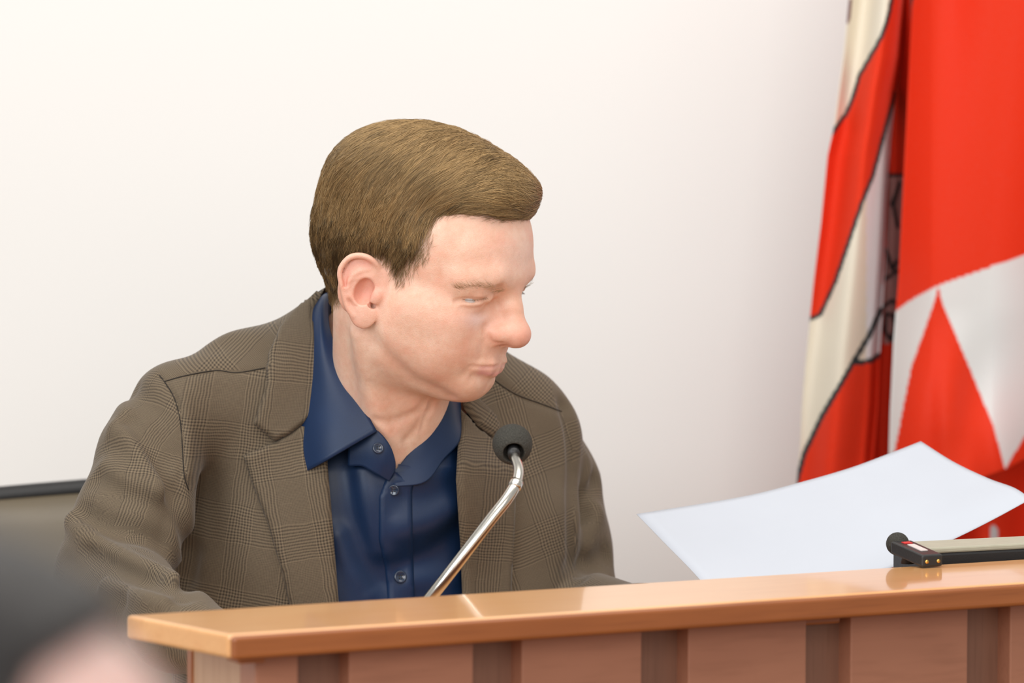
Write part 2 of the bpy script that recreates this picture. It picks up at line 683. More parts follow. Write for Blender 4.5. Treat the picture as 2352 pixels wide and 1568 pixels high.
def torso_sdf(p):
    d = ell((p - CHEST_C.astype(np.float32)) @ BODY_M, (0, 0, 0), (0.186, 0.118, 0.215))
    d = smin(d, ell((p - BELLY_C.astype(np.float32)) @ BODY_M, (0, 0, 0), (0.182, 0.125, 0.24)), 0.06)
    d = smin(d, balls(p, GIRDLE_R, 0.02), 0.05)
    d = smin(d, balls(p, GIRDLE_L, 0.02), 0.05)
    d = smin(d, balls(p, COLLAR_N, 0.02), 0.04)
    d = smin(d, balls(p, FLANK_L, 0.02), 0.04)
    return d


def arm_sdf(p, up, fore):
    d = balls(p, up, 0.02)
    return smin(d, balls(p, fore, 0.02), 0.012)


def jacket_parts(p):
    t = torso_sdf(p)
    r = arm_sdf(p, SLEEVE_R, FORE_R)
    l = arm_sdf(p, SLEEVE_L, FORE_L)
    return t, r, l


def jacket_forms(p):
    t, r, l = jacket_parts(p)
    z = p[:, 2]
    k = np.clip((z - 1.13) / 0.10, 0.10, 1.0) * 0.035
    return smin(smin(t, r, k), l, k)


def on_jacket(pix, f=None):
    P, ok = hit(f or jacket_forms, [a for a, b in pix], [b for a, b in pix])
    return [np.array(q) for q in P[ok]]


# folds (+ = valley, - = ridge): depth and width in millimetres
JACKET_MARKS = [(on_jacket(catmull(p, 3 * len(p))), 1.45 * a / 1000, w / 1000) for p, a, w in (
    ([(300, 968), (335, 1012), (366, 1070), (402, 1135)], 9, 9),
    ([(268, 985), (308, 1012), (338, 1062), (366, 1120)], -6, 11),
    ([(300, 900), (340, 944), (368, 985), (392, 1040)], 6, 13),
    ([(275, 905), (300, 940), (318, 965)], -4, 14),
    ([(226, 1098), (283, 1133), (340, 1150), (385, 1185)], 5, 11),
    ([(240, 1075), (300, 1105), (350, 1125)], -4, 12),
    ([(165, 1196), (210, 1240), (283, 1279), (352, 1308), (400, 1328)], -9, 8),
    ([(205, 1268), (270, 1300), (330, 1330), (385, 1345)], 8, 10),
    ([(236, 1340), (307, 1362), (370, 1386)], -6, 8),
    ([(150, 1290), (220, 1330), (290, 1370)], 4, 9),
    ([(190, 1185), (240, 1205), (300, 1222), (370, 1240)], 5, 12),
    ([(398, 1130), (418, 1180), (434, 1237), (434, 1293), (420, 1364)], 9, 9),
    ([(363, 862), (377, 876), (401, 916), (415, 973), (420, 1048), (411, 1114)], 2.0, 2.6),
    ([(377, 874), (425, 862), (496, 851), (543, 855), (609, 845)], 1.7, 2.4),
    ([(420, 910), (430, 1000), (432, 1080)], -2.0, 9),
    ([(500, 900), (490, 1000), (470, 1090)], 2.5, 20),
    ([(520, 790), (560, 800), (600, 812)], 3, 14),
    ([(470, 1150), (500, 1250), (520, 1350)], 2.5, 22),
    ([(1300, 935), (1316, 1000), (1320, 1080), (1318, 1180), (1320, 1330)], 9, 9),
    ([(1340, 1060), (1348, 1100), (1350, 1150)], -5, 11),
    ([(1366, 1105), (1350, 1135), (1335, 1180)], 7, 10),
    ([(1372, 1180), (1352, 1215), (1340, 1250)], -4, 11),
    ([(1392, 1275), (1362, 1296), (1335, 1308)], 7, 10),
    ([(1150, 860), (1200, 900), (1240, 960)], -2, 18),
    ([(1225, 930), (1262, 1010), (1275, 1090)], 2.5, 18),
    ([(1120, 862), (1180, 905), (1250, 930), (1290, 945)], 1.2, 3),
)]


def add_marks(p, d, marks, band=0.02):
    b = np.abs(d) < band
    if b.any():
        pb = p[b]
        add = np.zeros(len(pb), np.float32)
        for pts, a, w in marks:
            if len(pts) > 1:
                P = np.array(pts)
                m = ((pb > P.min(0) - 3 * w) & (pb < P.max(0) + 3 * w)).all(1)
                if m.any():
                    add[m] += a * gauss_curve(pb[m], pts, w)
        d[b] += add
    return d


def jacket_sdf(p):
    return add_marks(p, jacket_forms(p), JACKET_MARKS)


def in_poly(pts, poly):
    pts = np.asarray(pts)
    poly = np.asarray(poly, float)
    x, y = pts[:, 0], pts[:, 1]
    c = np.zeros(len(pts), bool)
    j = len(poly) - 1
    for i in range(len(poly)):
        xi, yi = poly[i]
        xj, yj = poly[j]
        if yi != yj:
            c ^= ((yi > y) != (yj > y)) & (x < (xj - xi) * (y - yi) / (yj - yi) + xi)
        j = i
    return c


OPENING = [(690, 640), (704, 720), (712, 900), (728, 1055), (738, 1200), (752, 1380), (770, 1568),
           (1100, 1568), (1098, 1350), (1094, 1250), (1090, 1100), (1088, 930), (1060, 860), (1000, 700), (900, 640)]


def compact(V, F):
    used = np.zeros(len(V), bool)
    used[F.ravel()] = True
    idx = np.cumsum(used) - 1
    return V[used], idx[F], used


def sheet(poly, f, off, thick, step=7.0, edge=10.0, lift=None, y0=2.9):
    """a cloth piece: outline in pixels laid on the surface f, raised by off, with its own thickness"""
    from mathutils.geometry import delaunay_2d_cdt
    poly = np.asarray(poly, float)
    B = []
    for a, b in zip(poly, np.roll(poly, -1, 0)):
        n = max(1, int(np.linalg.norm(b - a) / step))
        for t in range(n):
            B.append(a + (b - a) * t / n)
    B = np.array(B)
    lo, hi = poly.min(0), poly.max(0)
    gx, gy = np.meshgrid(np.arange(lo[0], hi[0], step), np.arange(lo[1], hi[1], step))
    G = np.stack([gx.ravel(), gy.ravel()], 1)
    G = G[in_poly(G, poly)]
    dB = np.sqrt(((G[:, None] - B[None]) ** 2).sum(2)).min(1)
    G = G[dB > step * 0.6]
    allp = np.concatenate([B, G])
    nb = len(B)
    vs, es, fs, *_ = delaunay_2d_cdt([Vector(p) for p in allp], [(i, (i + 1) % nb) for i in range(nb)], [], 1, 1e-6)
    pts = np.array([(v.x, v.y) for v in vs])
    # face orientation as seen from the camera
    P, ok = hit(f, pts[:, 0], pts[:, 1], y0=y0)
    bad = ~ok
    if bad.any():                       # past the outline of the body: keep the distance of the nearest hit
        good = np.where(ok)[0]
        for i in np.where(bad)[0]:
            j = good[np.argmin(((pts[good] - pts[i]) ** 2).sum(1))]
            P[i] = unp(pts[i, 0], pts[i, 1], P[j, 1])
    N, _ = grad(f, P)
    dist = np.sqrt(((pts[:, None] - B[None]) ** 2).sum(2)).min(1)
    prof = np.sqrt(np.clip(dist / edge, 0, 1) * (2 - np.clip(dist / edge, 0, 1)))
    o = off + thick * prof
    if lift is not None:
        o = o + lift(pts)
    top = P + N * o[:, None]
    bot = P + N * (off - 0.0005)
    n = len(P)
    V = np.concatenate([top, bot])
    F = []
    for fc in fs:
        a, b, c = fc[:3]
        area2 = (pts[b][0] - pts[a][0]) * (pts[c][1] - pts[a][1]) - (pts[b][1] - pts[a][1]) * (pts[c][0] - pts[a][0])
        t = (a, b, c) if area2 < 0 else (a, c, b)
        F.append(t)
        F.append((t[0] + n, t[2] + n, t[1] + n))
    from collections import Counter
    ec = Counter()
    dirs = {}
    for fc in F[::2]:
        for i in range(3):
            e = (fc[i], fc[(i + 1) % 3])
            ec[frozenset(e)] += 1
            dirs[frozenset(e)] = e
    for e, cnt in ec.items():
        if cnt == 1:
            a, b = dirs[e]
            F.append((b, a, a + n, b + n))
    return V, F, np.concatenate([pts, pts])

# ================================================================== materials
class NT:
    """small helper to wire math nodes"""
    def __init__(self, nt):
        self.nt = nt

    def node(self, t, **kw):
        n = self.nt.nodes.new(t)
        for k, v in kw.items():
            setattr(n, k, v)
        return n

    def put(self, sock, v):
        if isinstance(v, (int, float)):
            sock.default_value = v
        elif isinstance(v, tuple):
            sock.default_value = v
        else:
            self.nt.links.new(v, sock)

    def m(self, op, a, b=None, c=None):
        n = self.node('ShaderNodeMath', operation=op)
        self.put(n.inputs[0], a)
        if b is not None:
            self.put(n.inputs[1], b)
        if c is not None:
            self.put(n.inputs[2], c)
        return n.outputs[0]

    def mix(self, f, a, b, blend='MIX'):
        n = self.node('ShaderNodeMix', data_type='RGBA', blend_type=blend)
        self.put(n.inputs[0], f)
        self.put(n.inputs[6], a)
        self.put(n.inputs[7], b)
        return n.outputs[2]

    def noise(self, scale, detail=4.0, vec=None, coord='Object', dist=0.0, rough=0.5):
        n = self.node('ShaderNodeTexNoise')
        n.inputs['Scale'].default_value = scale
        n.inputs['Detail'].default_value = detail
        n.inputs['Distortion'].default_value = dist
        n.inputs['Roughness'].default_value = rough
        if vec is None:
            tc = self.node('ShaderNodeTexCoord')
            vec = tc.outputs[coord]
        self.nt.links.new(vec, n.inputs['Vector'])
        return n.outputs['Fac']

    def ramp(self, f, a0, a1, b0=0.0, b1=1.0):
        n = self.node('ShaderNodeMapRange')
        self.put(n.inputs[0], f)
        for i, v in enumerate((a0, a1, b0, b1)):
            n.inputs[i + 1].default_value = v
        return n.outputs[0]

    def bump(self, h, strength, dist):
        n = self.node('ShaderNodeBump')
        n.inputs['Strength'].default_value = strength
        n.inputs['Distance'].default_value = dist
        self.put(n.inputs['Height'], h)
        return n.outputs[0]

    def attr(self, name):
        n = self.node('ShaderNodeAttribute')
        n.attribute_name = name
        return n


def make_skin(name, base=(0.83, 0.55, 0.43), use_attr=True):
    m, nt, b = mat_new(name)
    h = NT(nt)
    n1 = h.noise(26, 5, rough=0.6)
    n2 = h.noise(150, 5, rough=0.65)
    n3 = h.noise(1100, 3)
    n4 = h.noise(60, 4)
    c = h.mix(h.ramp(n1, 0.38, 0.66, 0, 0.75), (base[0] * 1.01, base[1] * 1.05, base[2] * 1.04, 1), (base[0] * 0.96, base[1] * 0.80, base[2] * 0.74, 1))
    c = h.mix(h.ramp(n4, 0.5, 0.72, 0, 0.5), c, (base[0] * 0.95, base[1] * 0.70, base[2] * 0.64, 1))
    c = h.mix(h.ramp(n2, 0.42, 0.72, 0, 0.45), c, (base[0] * 0.84, base[1] * 0.70, base[2] * 0.60, 1))
    c = h.mix(h.ramp(n3, 0.5, 0.8, 0, 0.22), c, (base[0] * 0.70, base[1] * 0.52, base[2] * 0.42, 1))
    if use_attr:
        c = h.mix(h.attr('flush').outputs['Fac'], c, (0.72, 0.25, 0.19, 1))
        c = h.mix(h.attr('lip').outputs['Fac'], c, (0.72, 0.33, 0.33, 1))
        c = h.mix(h.attr('pale').outputs['Fac'], c, (0.72, 0.58, 0.60, 1))
        c = h.mix(h.attr('stubble').outputs['Fac'], c, (0.42, 0.30, 0.23, 1))
    nt.links.new(c, b.inputs['Base Color'])
    b.inputs['Roughness'].default_value = 0.42
    b.inputs['Specular IOR Level'].default_value = 0.42
    b.inputs['Subsurface Weight'].default_value = 0.22
    b.inputs['Subsurface Radius'].default_value = (1.0, 0.35, 0.2)
    b.inputs['Subsurface Scale'].default_value = 0.006
    bp = h.bump(h.m('ADD', h.m('MULTIPLY', n2, 0.9), n3), 0.35, 0.0007)
    nt.links.new(bp, b.inputs['Normal'])
    return m


def make_tweed(name):
    m, nt, b = mat_new(name)
    h = NT(nt)
    tc = h.node('ShaderNodeTexCoord')
    # slight waver of the threads
    wob = h.node('ShaderNodeTexNoise')
    wob.inputs['Scale'].default_value = 45
    nt.links.new(tc.outputs['UV'], wob.inputs['Vector'])
    sep = h.node('ShaderNodeSeparateXYZ')
    nt.links.new(tc.outputs['UV'], sep.inputs[0])
    w = h.m('MULTIPLY', h.m('SUBTRACT', wob.outputs['Fac'], 0.5), 0.004)
    U = h.m('ADD', sep.outputs[0], w)
    V = h.m('ADD', sep.outputs[1], w)
    P = 0.0027

    def threads(x, off, Z):
        zone = h.m('LESS_THAN', h.m('FRACT', h.m('ADD', h.m('DIVIDE', x, Z), off)), 0.46)
        a = h.m('SINE', h.m('MULTIPLY', x, 2 * math.pi / P))
        f = h.m('MULTIPLY', h.m('SINE', h.m('MULTIPLY', x, 2 * math.pi / (P * 0.5))), 0.45)
        return h.m('ADD', h.m('MULTIPLY', a, zone), h.m('MULTIPLY', f, h.m('SUBTRACT', 1.0, zone)))
    t = h.m('ADD', threads(U, 0.1, 0.052), threads(V, 0.3, 0.074))
    fac = h.ramp(t, -1.7, 1.7)
    n = h.noise(900, 2)
    slub = h.node('ShaderNodeTexNoise')
    slub.inputs['Scale'].default_value = 1.0
    mp = h.node('ShaderNodeMapping')
    mp.inputs['Scale'].default_value = (40, 900, 1)
    nt.links.new(tc.outputs['UV'], mp.inputs[0])
    nt.links.new(mp.outputs[0], slub.inputs['Vector'])
    c = h.mix(fac, (0.040, 0.030, 0.0225, 1), (0.200, 0.152, 0.100, 1))
    c = h.mix(h.ramp(n, 0.4, 0.75, 0, 0.25), c, (0.18, 0.14, 0.09, 1))
    c = h.mix(h.ramp(slub.outputs['Fac'], 0.66, 0.8, 0, 0.35), c, (0.27, 0.22, 0.15, 1))
    nt.links.new(c, b.inputs['Base Color'])
    b.inputs['Roughness'].default_value = 0.85
    b.inputs['Specular IOR Level'].default_value = 0.25
    b.inputs['Sheen Weight'].default_value = 0.15
    b.inputs['Sheen Roughness'].default_value = 0.4
    nt.links.new(h.bump(h.m('ADD', fac, h.m('MULTIPLY', n, 0.5)), 0.25, 0.0006), b.inputs['Normal'])
    return m


def make_shirt(name):
    m, nt, b = mat_new(name)
    h = NT(nt)
    n = h.noise(1400, 2)
    n2 = h.noise(18, 2)
    c = h.mix(n, (0.004, 0.015, 0.048, 1), (0.007, 0.027, 0.085, 1))
    c = h.mix(h.ramp(n2, 0.4, 0.7, 0, 0.4), c, (0.007, 0.032, 0.105, 1))
    nt.links.new(c, b.inputs['Base Color'])
    b.inputs['Roughness'].default_value = 0.45
    b.inputs['Specular IOR Level'].default_value = 0.42
    b.inputs['Sheen Weight'].default_value = 0.03
    b.inputs['Sheen Tint'].default_value = (0.3, 0.5, 0.9, 1)
    nt.links.new(h.bump(n, 0.12, 0.0004), b.inputs['Normal'])
    return m


def make_wood(name, c0, c1, c2, grain=(3.0, 60.0, 60.0), rough=0.3, coat=0.3, spec=0.5):
    m, nt, b = mat_new(name)
    h = NT(nt)
    tc = h.node('ShaderNodeTexCoord')
    mp = h.node('ShaderNodeMapping')
    mp.inputs['Scale'].default_value = grain
    nt.links.new(tc.outputs['Object'], mp.inputs[0])
    n = h.node('ShaderNodeTexNoise')
    n.inputs['Scale'].default_value = 1.0
    n.inputs['Detail'].default_value = 8
    n.inputs['Distortion'].default_value = 0.6
    nt.links.new(mp.outputs[0], n.inputs['Vector'])
    n2 = h.noise(5, 3)
    n3 = h.node('ShaderNodeTexNoise')
    n3.inputs['Scale'].default_value = 6.0
    n3.inputs['Detail'].default_value = 3
    nt.links.new(mp.outputs[0], n3.inputs['Vector'])
    c = h.mix(h.ramp(n.outputs['Fac'], 0.3, 0.7), (*c0, 1), (*c1, 1))
    c = h.mix(h.ramp(n2, 0.4, 0.75, 0, 0.55), c, (*c2, 1))
    c = h.mix(h.ramp(n3.outputs['Fac'], 0.5, 0.8, 0, 0.35), c, (c2[0] * 0.7, c2[1] * 0.65, c2[2] * 0.6, 1))
    nt.links.new(c, b.inputs['Base Color'])
    b.inputs['Roughness'].default_value = rough
    b.inputs['Specular IOR Level'].default_value = spec
    b.inputs['Coat Weight'].default_value = coat
    b.inputs['Coat Roughness'].default_value = 0.06
    nt.links.new(h.bump(n.outputs['Fac'], 0.05, 0.0005), b.inputs['Normal'])
    return m


def make_hair(name):
    m, nt, b = mat_new(name)
    h = NT(nt)
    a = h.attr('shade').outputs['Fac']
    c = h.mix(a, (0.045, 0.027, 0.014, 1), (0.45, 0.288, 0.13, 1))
    nt.links.new(c, b.inputs['Base Color'])
    b.inputs['Roughness'].default_value = 0.30
    b.inputs['Specular IOR Level'].default_value = 0.8
    b.inputs['Specular Tint'].default_value = (1.0, 0.88, 0.62, 1)
    return m


def make_cloth_print(name, rough=0.55, sheen=0.2):
    m, nt, b = mat_new(name)
    h = NT(nt)
    a = h.attr('print')
    n = h.noise(700, 2)
    c = h.mix(h.ramp(n, 0.3, 0.7, 0, 0.05), a.outputs['Color'], (0.4, 0.3, 0.28, 1))
    nt.links.new(c, b.inputs['Base Color'])
    b.inputs['Roughness'].default_value = rough
    b.inputs['Sheen Weight'].default_value = sheen
    b.inputs['Specular IOR Level'].default_value = 0.10
    nt.links.new(h.bump(n, 0.05, 0.0004), b.inputs['Normal'])
    return m


def make_wall(name):
    m, nt, b = mat_new(name)
    h = NT(nt)
    n = h.noise(1.3, 3)
    n2 = h.noise(220, 4)
    c = h.mix(n, (0.865, 0.86, 0.845, 1), (0.88, 0.875, 0.865, 1))
    nt.links.new(c, b.inputs['Base Color'])
    b.inputs['Roughness'].default_value = 0.9
    nt.links.new(h.bump(n2, 0.06, 0.001), b.inputs['Normal'])
    return m


def make_leather(name):
    m, nt, b = mat_new(name)
    h = NT(nt)
    v = h.node('ShaderNodeTexVoronoi')
    v.inputs['Scale'].default_value = 800
    tc = h.node('ShaderNodeTexCoord')
    nt.links.new(tc.outputs['Object'], v.inputs['Vector'])
    n = h.noise(9, 3)
    c = h.mix(n, (0.115, 0.090, 0.056, 1), (0.15, 0.12, 0.078, 1))
    nt.links.new(c, b.inputs['Base Color'])
    b.inputs['Roughness'].default_value = 0.36
    b.inputs['Specular IOR Level'].default_value = 0.6
    nt.links.new(h.bump(h.m('ADD', v.outputs['Distance'], h.m('MULTIPLY', n, 0.8)), 0.16, 0.0012), b.inputs['Normal'])
    return m


M_SKIN = make_skin('skin')
M_TWEED = make_tweed('brown_glen_check_wool')
M_SHIRT = make_shirt('navy_cotton')
M_HAIR = make_hair('light_brown_hair')
M_WALL = make_wall('white_plaster')
M_LEDGE = make_wood('light_cherry_wood', (0.78, 0.40, 0.16), (0.82, 0.45, 0.19), (0.70, 0.33, 0.12), rough=0.28, coat=0.6)
M_LEDGE_EDGE = make_wood('shaded_cherry_edge', (0.29, 0.085, 0.019), (0.37, 0.115, 0.028), (0.23, 0.062, 0.014), rough=0.38, coat=0.2)  # orange-brown edging, darkened further for the weaker light on the ledge front
M_PANEL = make_wood('red_brown_veneer', (0.36, 0.150, 0.088), (0.41, 0.178, 0.105), (0.32, 0.13, 0.075), grain=(3, 60, 26), rough=0.45, coat=0.1)
M_STRIP = make_wood('brown_veneer_strip', (0.22, 0.105, 0.07), (0.26, 0.125, 0.08), (0.20, 0.09, 0.055), grain=(60, 60, 3), rough=0.5, coat=0.05)
M_DARKWOOD = make_wood('dark_wood', (0.045, 0.020, 0.012), (0.06, 0.028, 0.016), (0.035, 0.016, 0.01), rough=0.4)
M_LEATHER = make_leather('brown_leather')
M_BLACK = simple_mat('black_plastic', (0.018, 0.018, 0.019), 0.42, bump=0.1, nscale=600)
M_PIPING = simple_mat('black_leather_piping', (0.012, 0.012, 0.013), 0.5, bump=0.2, nscale=300)
M_FOAM = simple_mat('grey_foam', (0.055, 0.053, 0.046), 0.95, bump=0.6, nscale=900, noise=0.3, spec=0.2)
M_CHROME = simple_mat('brushed_steel', (0.62, 0.60, 0.55), 0.22, metal=1.0, noise=0.08, nscale=60)
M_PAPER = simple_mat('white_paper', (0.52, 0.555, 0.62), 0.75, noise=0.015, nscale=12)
M_FLOOR = make_wood('parquet', (0.30, 0.17, 0.08), (0.36, 0.21, 0.10), (0.26, 0.14, 0.07), rough=0.4)
M_TROUSER = simple_mat('dark_wool', (0.03, 0.028, 0.027), 0.85, noise=0.2, nscale=400)
M_BUTTON = simple_mat('navy_button', (0.02, 0.035, 0.07), 0.15, coat=0.5, noise=0.1)
M_GREYTOP = simple_mat('grey_green_top', (0.42, 0.41, 0.32), 0.55, noise=0.05, nscale=80)

# ================================================================== the room
PODIUM = 0.225


def plane_box(name, lo, hi, mat, bev=0.0):
    o = bm_obj(name, box_bm(lo, hi, bev), mat)
    tag(o, kind='structure')
    return o


plane_box('wall_back', (-4.0, 4.45, -0.05), (4.0, 4.60, 3.4), M_WALL)
plane_box('floor', (-4.0, -0.8, -0.10), (4.0, 4.50, 0.0), M_FLOOR)
plane_box('floor_podium', (-1.9, 3.03, -0.02), (2.4, 4.46, PODIUM), M_FLOOR)
plane_box('baseboard_back', (-1.9, 4.435, PODIUM - 0.01), (2.4, 4.455, PODIUM + 0.09), M_STRIP, 0.004)

# ================================================================== counter
LZ = 1.09
FL = unz(525, 1457, LZ)
FRp = unz(2352, 1337, LZ)
_d = FRp - FL
_d[2] = 0
_d /= np.linalg.norm(_d)
_n = np.array([-_d[1], _d[0], 0])           # into the podium
CA = math.atan2(_d[1], _d[0])
BL = unz(290, 1412, LZ)
LW = float((BL - FL) @ _n)                  # depth of the ledge
print('counter angle', math.degrees(CA), 'ledge depth', LW, 'skew', float((BL - FL) @ _d))
counter = empty('wooden_counter', (FL[0], FL[1], 0), CA)
tag(counter, 'brown wooden speaker counter with a pale glossy ledge and panelled front', 'counter')
CLEN = 1.45
LT = 0.0178


def cbox(name, lo, hi, mat, bev=0.0015, seg=2):
    """box in the counter's own axes: x along the front, y inwards, z up"""
    return bm_obj(name, box_bm(lo, hi, bev, seg), mat, counter)


SKEW = float((BL - FL) @ _d)
lb = box_bm((0, 0, LZ - LT), (CLEN, LW, LZ), 0.003, 3)
for v in lb.verts:
    if v.co.x < 0.1:
        v.co.x += SKEW * v.co.y / LW
ledge = bm_obj('ledge_top', lb, M_LEDGE, counter)
cbox('ledge_lipping', (0.0015, -0.0035, LZ - LT - 0.0008), (CLEN, 0.002, LZ - 0.0012), M_LEDGE_EDGE, 0.003, 3)


def along(u, v, off):
    """position along the counter of a pixel on the vertical plane `off` inside the ledge's front edge"""
    dd = ray(u, v)
    k = (off - (CAMP - FL) @ _n) / (dd @ _n)
    p = CAMP + dd * k
    return float((p - FL) @ _d)


PF = 0.030                                   # face of the proud panels
PREC = 0.018                                 # how far the strips lie back
dark_u = [790, 1187, 1569, 1942, 2308]
xs = [along(u + 12, 1530, PF) for u in dark_u]
per = (xs[-1] - xs[0]) / (len(xs) - 1)
x0 = along(587, 1530, PF)
strip_w = along(1165, 1530, PF + PREC) - along(1078, 1530, PF)
edges = [x0] + xs + [xs[-1] + k * per for k in range(1, 9)]
for i in range(len(edges) - 1):
    a, bnd = edges[i], min(edges[i + 1], CLEN - 0.03)
    if a > CLEN - 0.06:
        break
    w_end = bnd - strip_w
    if w_end - a > 0.03:
        cbox('front_panel', (a, PF, 0.0), (w_end, PF + 0.03, LZ - LT + 0.001), M_PANEL, 0.0012)
    cbox('recessed_strip', (w_end - 0.004, PF + PREC, 0.0), (bnd + 0.004, PF + 0.032, LZ - LT + 0.001), M_STRIP, 0.0)
cbox('end_panel', (x0 + 0.001, PF + 0.028, 0.0), (x0 + 0.02, PF + 0.125, LZ - LT + 0.001),
     make_wood('lit_end_veneer', (0.50, 0.30, 0.18), (0.56, 0.35, 0.22), (0.46, 0.26, 0.15), grain=(60, 60, 3), rough=0.45, coat=0.1), 0.0012)  # paler colour stands for the light this left-facing side catches
cbox('end_edge', (x0 - 0.0005, PF + 0.122, 0.0), (x0 + 0.022, PF + 0.132, LZ - LT + 0.001), M_LEDGE_EDGE, 0.001)
cbox('back_board', (x0 + 0.02, PF + 0.03, 0.0), (CLEN - 0.02, PF + 0.05, LZ - LT + 0.001), M_STRIP, 0.0)
for (ua, ub) in ((1838, 1928),):
    cbox('bracket', (along(ua, 1430, PF + 0.004), PF + 0.002, LZ - LT - 0.010), (along(ub, 1430, PF + 0.004), PF + 0.022, LZ - LT + 0.001), M_LEDGE_EDGE, 0.002)
cbox('bracket', (0.012, 0.010, LZ - LT - 0.006), (0.034, 0.034, LZ - LT + 0.001), M_LEDGE_EDGE, 0.002)
DESKZ = 0.968
cbox('desk_top', (x0 + 0.02, PF + 0.048, DESKZ - 0.025), (CLEN - 0.02, 0.42, DESKZ), M_LEDGE, 0.002)
cbox('desk_end', (CLEN - 0.06, PF + 0.05, PODIUM), (CLEN - 0.04, 0.40, DESKZ - 0.02), M_STRIP, 0.001)
cbox('desk_end', (x0 + 0.06, 0.30, PODIUM), (x0 + 0.08, 0.40, DESKZ - 0.02), M_STRIP, 0.001)

# ================================================================== the seated man
import time as _t
_t0 = _t.time()


def lap(msg):
    print('%-14s %.1fs' % (msg, _t.time() - _t0))


# ---- hands: capsule bones, in metres
def hand_bones(W, D, N, L):
    """bones of a half closed hand: wrist W, direction D, back-of-hand normal N, thumb side L"""
    W, D, N, L = (np.asarray(a, float) for a in (W, D, N, L))
    B = []
    palm = W + D * 0.045
    B.append((W, palm, 0.019, 0.021))
    for i, (s, ln) in enumerate(((0.030, 0.072), (0.010, 0.080), (-0.011, 0.074), (-0.030, 0.058))):
        k = W + D * (0.088 - abs(i - 1) * 0.005) + L * s * 0.95
        B.append((W + D * 0.02 + L * s * 0.5, k, 0.0145, 0.0115))
        a = k + (D * 0.92 - N * 0.38) * ln * 0.48
        b = a + (D * 0.55 - N * 0.82) * ln * 0.32
        c = b + (D * 0.1 - N * 0.95) * ln * 0.22
        B += [(k, a, 0.0108, 0.0092), (a, b, 0.0092, 0.0084), (b, c, 0.0084, 0.0074)]
    t0 = W + D * 0.03 + L * 0.028 - N * 0.006
    t1 = t0 + (D * 0.62 + L * 0.62 - N * 0.3) * 0.036
    t2 = t1 + (D * 0.93 - L * 0.1 - N * 0.28) * 0.030
    B += [(W + D * 0.012 + L * 0.012, t0, 0.016, 0.0135), (t0, t1, 0.0125, 0.0100), (t1, t2, 0.0100, 0.0082)]
    return B


def hand_fn(B):
    def f(p):
        d = None
        for a, b, ra, rb in B:
            e = cap(p, a, b, ra, rb)
            d = e if d is None else smin(d, e, 0.004)
        return d
    return f


WR = FORE_R[-1][0]
WL = FORE_L[-1][0]


def unit(v):
    v = np.asarray(v, float)
    return v / np.linalg.norm(v)


dR = unit(FORE_R[-1][0] - FORE_R[-2][0])
dR = unit(dR * [1, 1, 0.2])
HAND_R = hand_bones(WR + [0, 0, 0.004], dR, (0, 0, 1), unit(np.cross((0, 0, 1), dR)))
dL = unit(unp(1668, 1462, 3.27) - WL)
HAND_L = hand_bones(WL, dL, unit(np.cross(np.cross(dL, (-0.2, -1, 0.35)), dL)), unit(np.cross(dL, np.cross(np.cross(dL, (-0.2, -1, 0.35)), dL))) * -1)


def core_sdf(p):
    """body inside the clothes"""
    t, r, l = jacket_parts(p)
    hip = ell((p - np.float32([BELLY_C[0], 3.55, 0.83])) @ BODY_M, (0, 0, 0), (0.165, 0.12, 0.12))
    d = smin(t + 0.022, hip, 0.05)
    d = smin(d, smin(r, l, 0.001) + 0.022, 0.03)
    return smin(d, cap(p, from_head(NECK_A), from_head(NECK_B), 0.050, 0.050), 0.02)


lo = HO - 0.16
hi = HO + 0.16
lo[2] = HO[2] - 0.185
hi[2] = HO[2] + 0.16
HV, HF = mesh_sdf(head_sdf, lo, hi, 0.0013, newton=1)
lap('head')
CV, CF = mesh_sdf(core_sdf, (-0.48, 3.0, 0.68), (0.32, 3.80, 1.36), 0.009, newton=0)
RV, RF = mesh_sdf(hand_fn(HAND_R), WR - 0.16, WR + 0.16, 0.0025)
LV, LF = mesh_sdf(hand_fn(HAND_L), WL - 0.16, WL + 0.16, 0.0025)
allV = np.concatenate([HV, CV, RV, LV])
off = np.cumsum([0, len(HV), len(CV), len(RV)])
allF = np.concatenate([HF, CF + off[1], RF + off[2], LF + off[3]])
man = meshobj('person', allV, allF, M_SKIN)
tag(man, 'man in brown checked jacket and navy shirt looking down aside behind the counter', 'person')
lap('body')

# skin tints that belong to the skin itself
q = to_head(allV.astype(np.float32))
m_ = np.stack([np.abs(q[:, 0]), q[:, 1], q[:, 2]], 1)


def gball(c, r):
    return np.exp(-((((m_ - np.float32(c)) / np.float32(r)) ** 2).sum(1)))


flush = 0.50 * gball((0, 112, -6), (16, 16, 18)) + 0.28 * gball((14, 92, -6), (11, 14, 12)) + 0.16 * gball((46, 66, -4), (18, 30, 20))
flush += 0.14 * gball((40, 60, -34), (24, 30, 20))
ear_d = evalf(lambda p: np.minimum(ear_sdf(p), 9), m_.astype(np.float32))
ear_on = np.clip((3.0 - ear_d) / 3.0, 0, 1) * (m_[:, 0] > 70)
flush += 0.22 * ear_on
flush += 0.60 * np.exp(-((m_ - np.float32(EAR_CONCHA)) ** 2).sum(1) / 90) * (m_[:, 0] > 60)
flush += 0.38 * np.exp(-(chain(m_.astype(np.float32), EAR_SCAPHA, 0.0) / 4) ** 2)
lip = 0.75 * np.exp(-(chain(m_.astype(np.float32), [(18, 86, -43.5), (8, 93, -44.5), (0, 94, -45)], 0.0) / 4.2) ** 2)
lip += 0.45 * np.exp(-(chain(m_.astype(np.float32), [(20, 86, -38), (9, 94, -36.6), (0, 95.5, -37)], 0.0) / 2.2) ** 2)
pale = 0.5 * gball((34, 76, 4), (14, 12, 7)) + 0.25 * gball((0, 100, 66), (40, 30, 24))
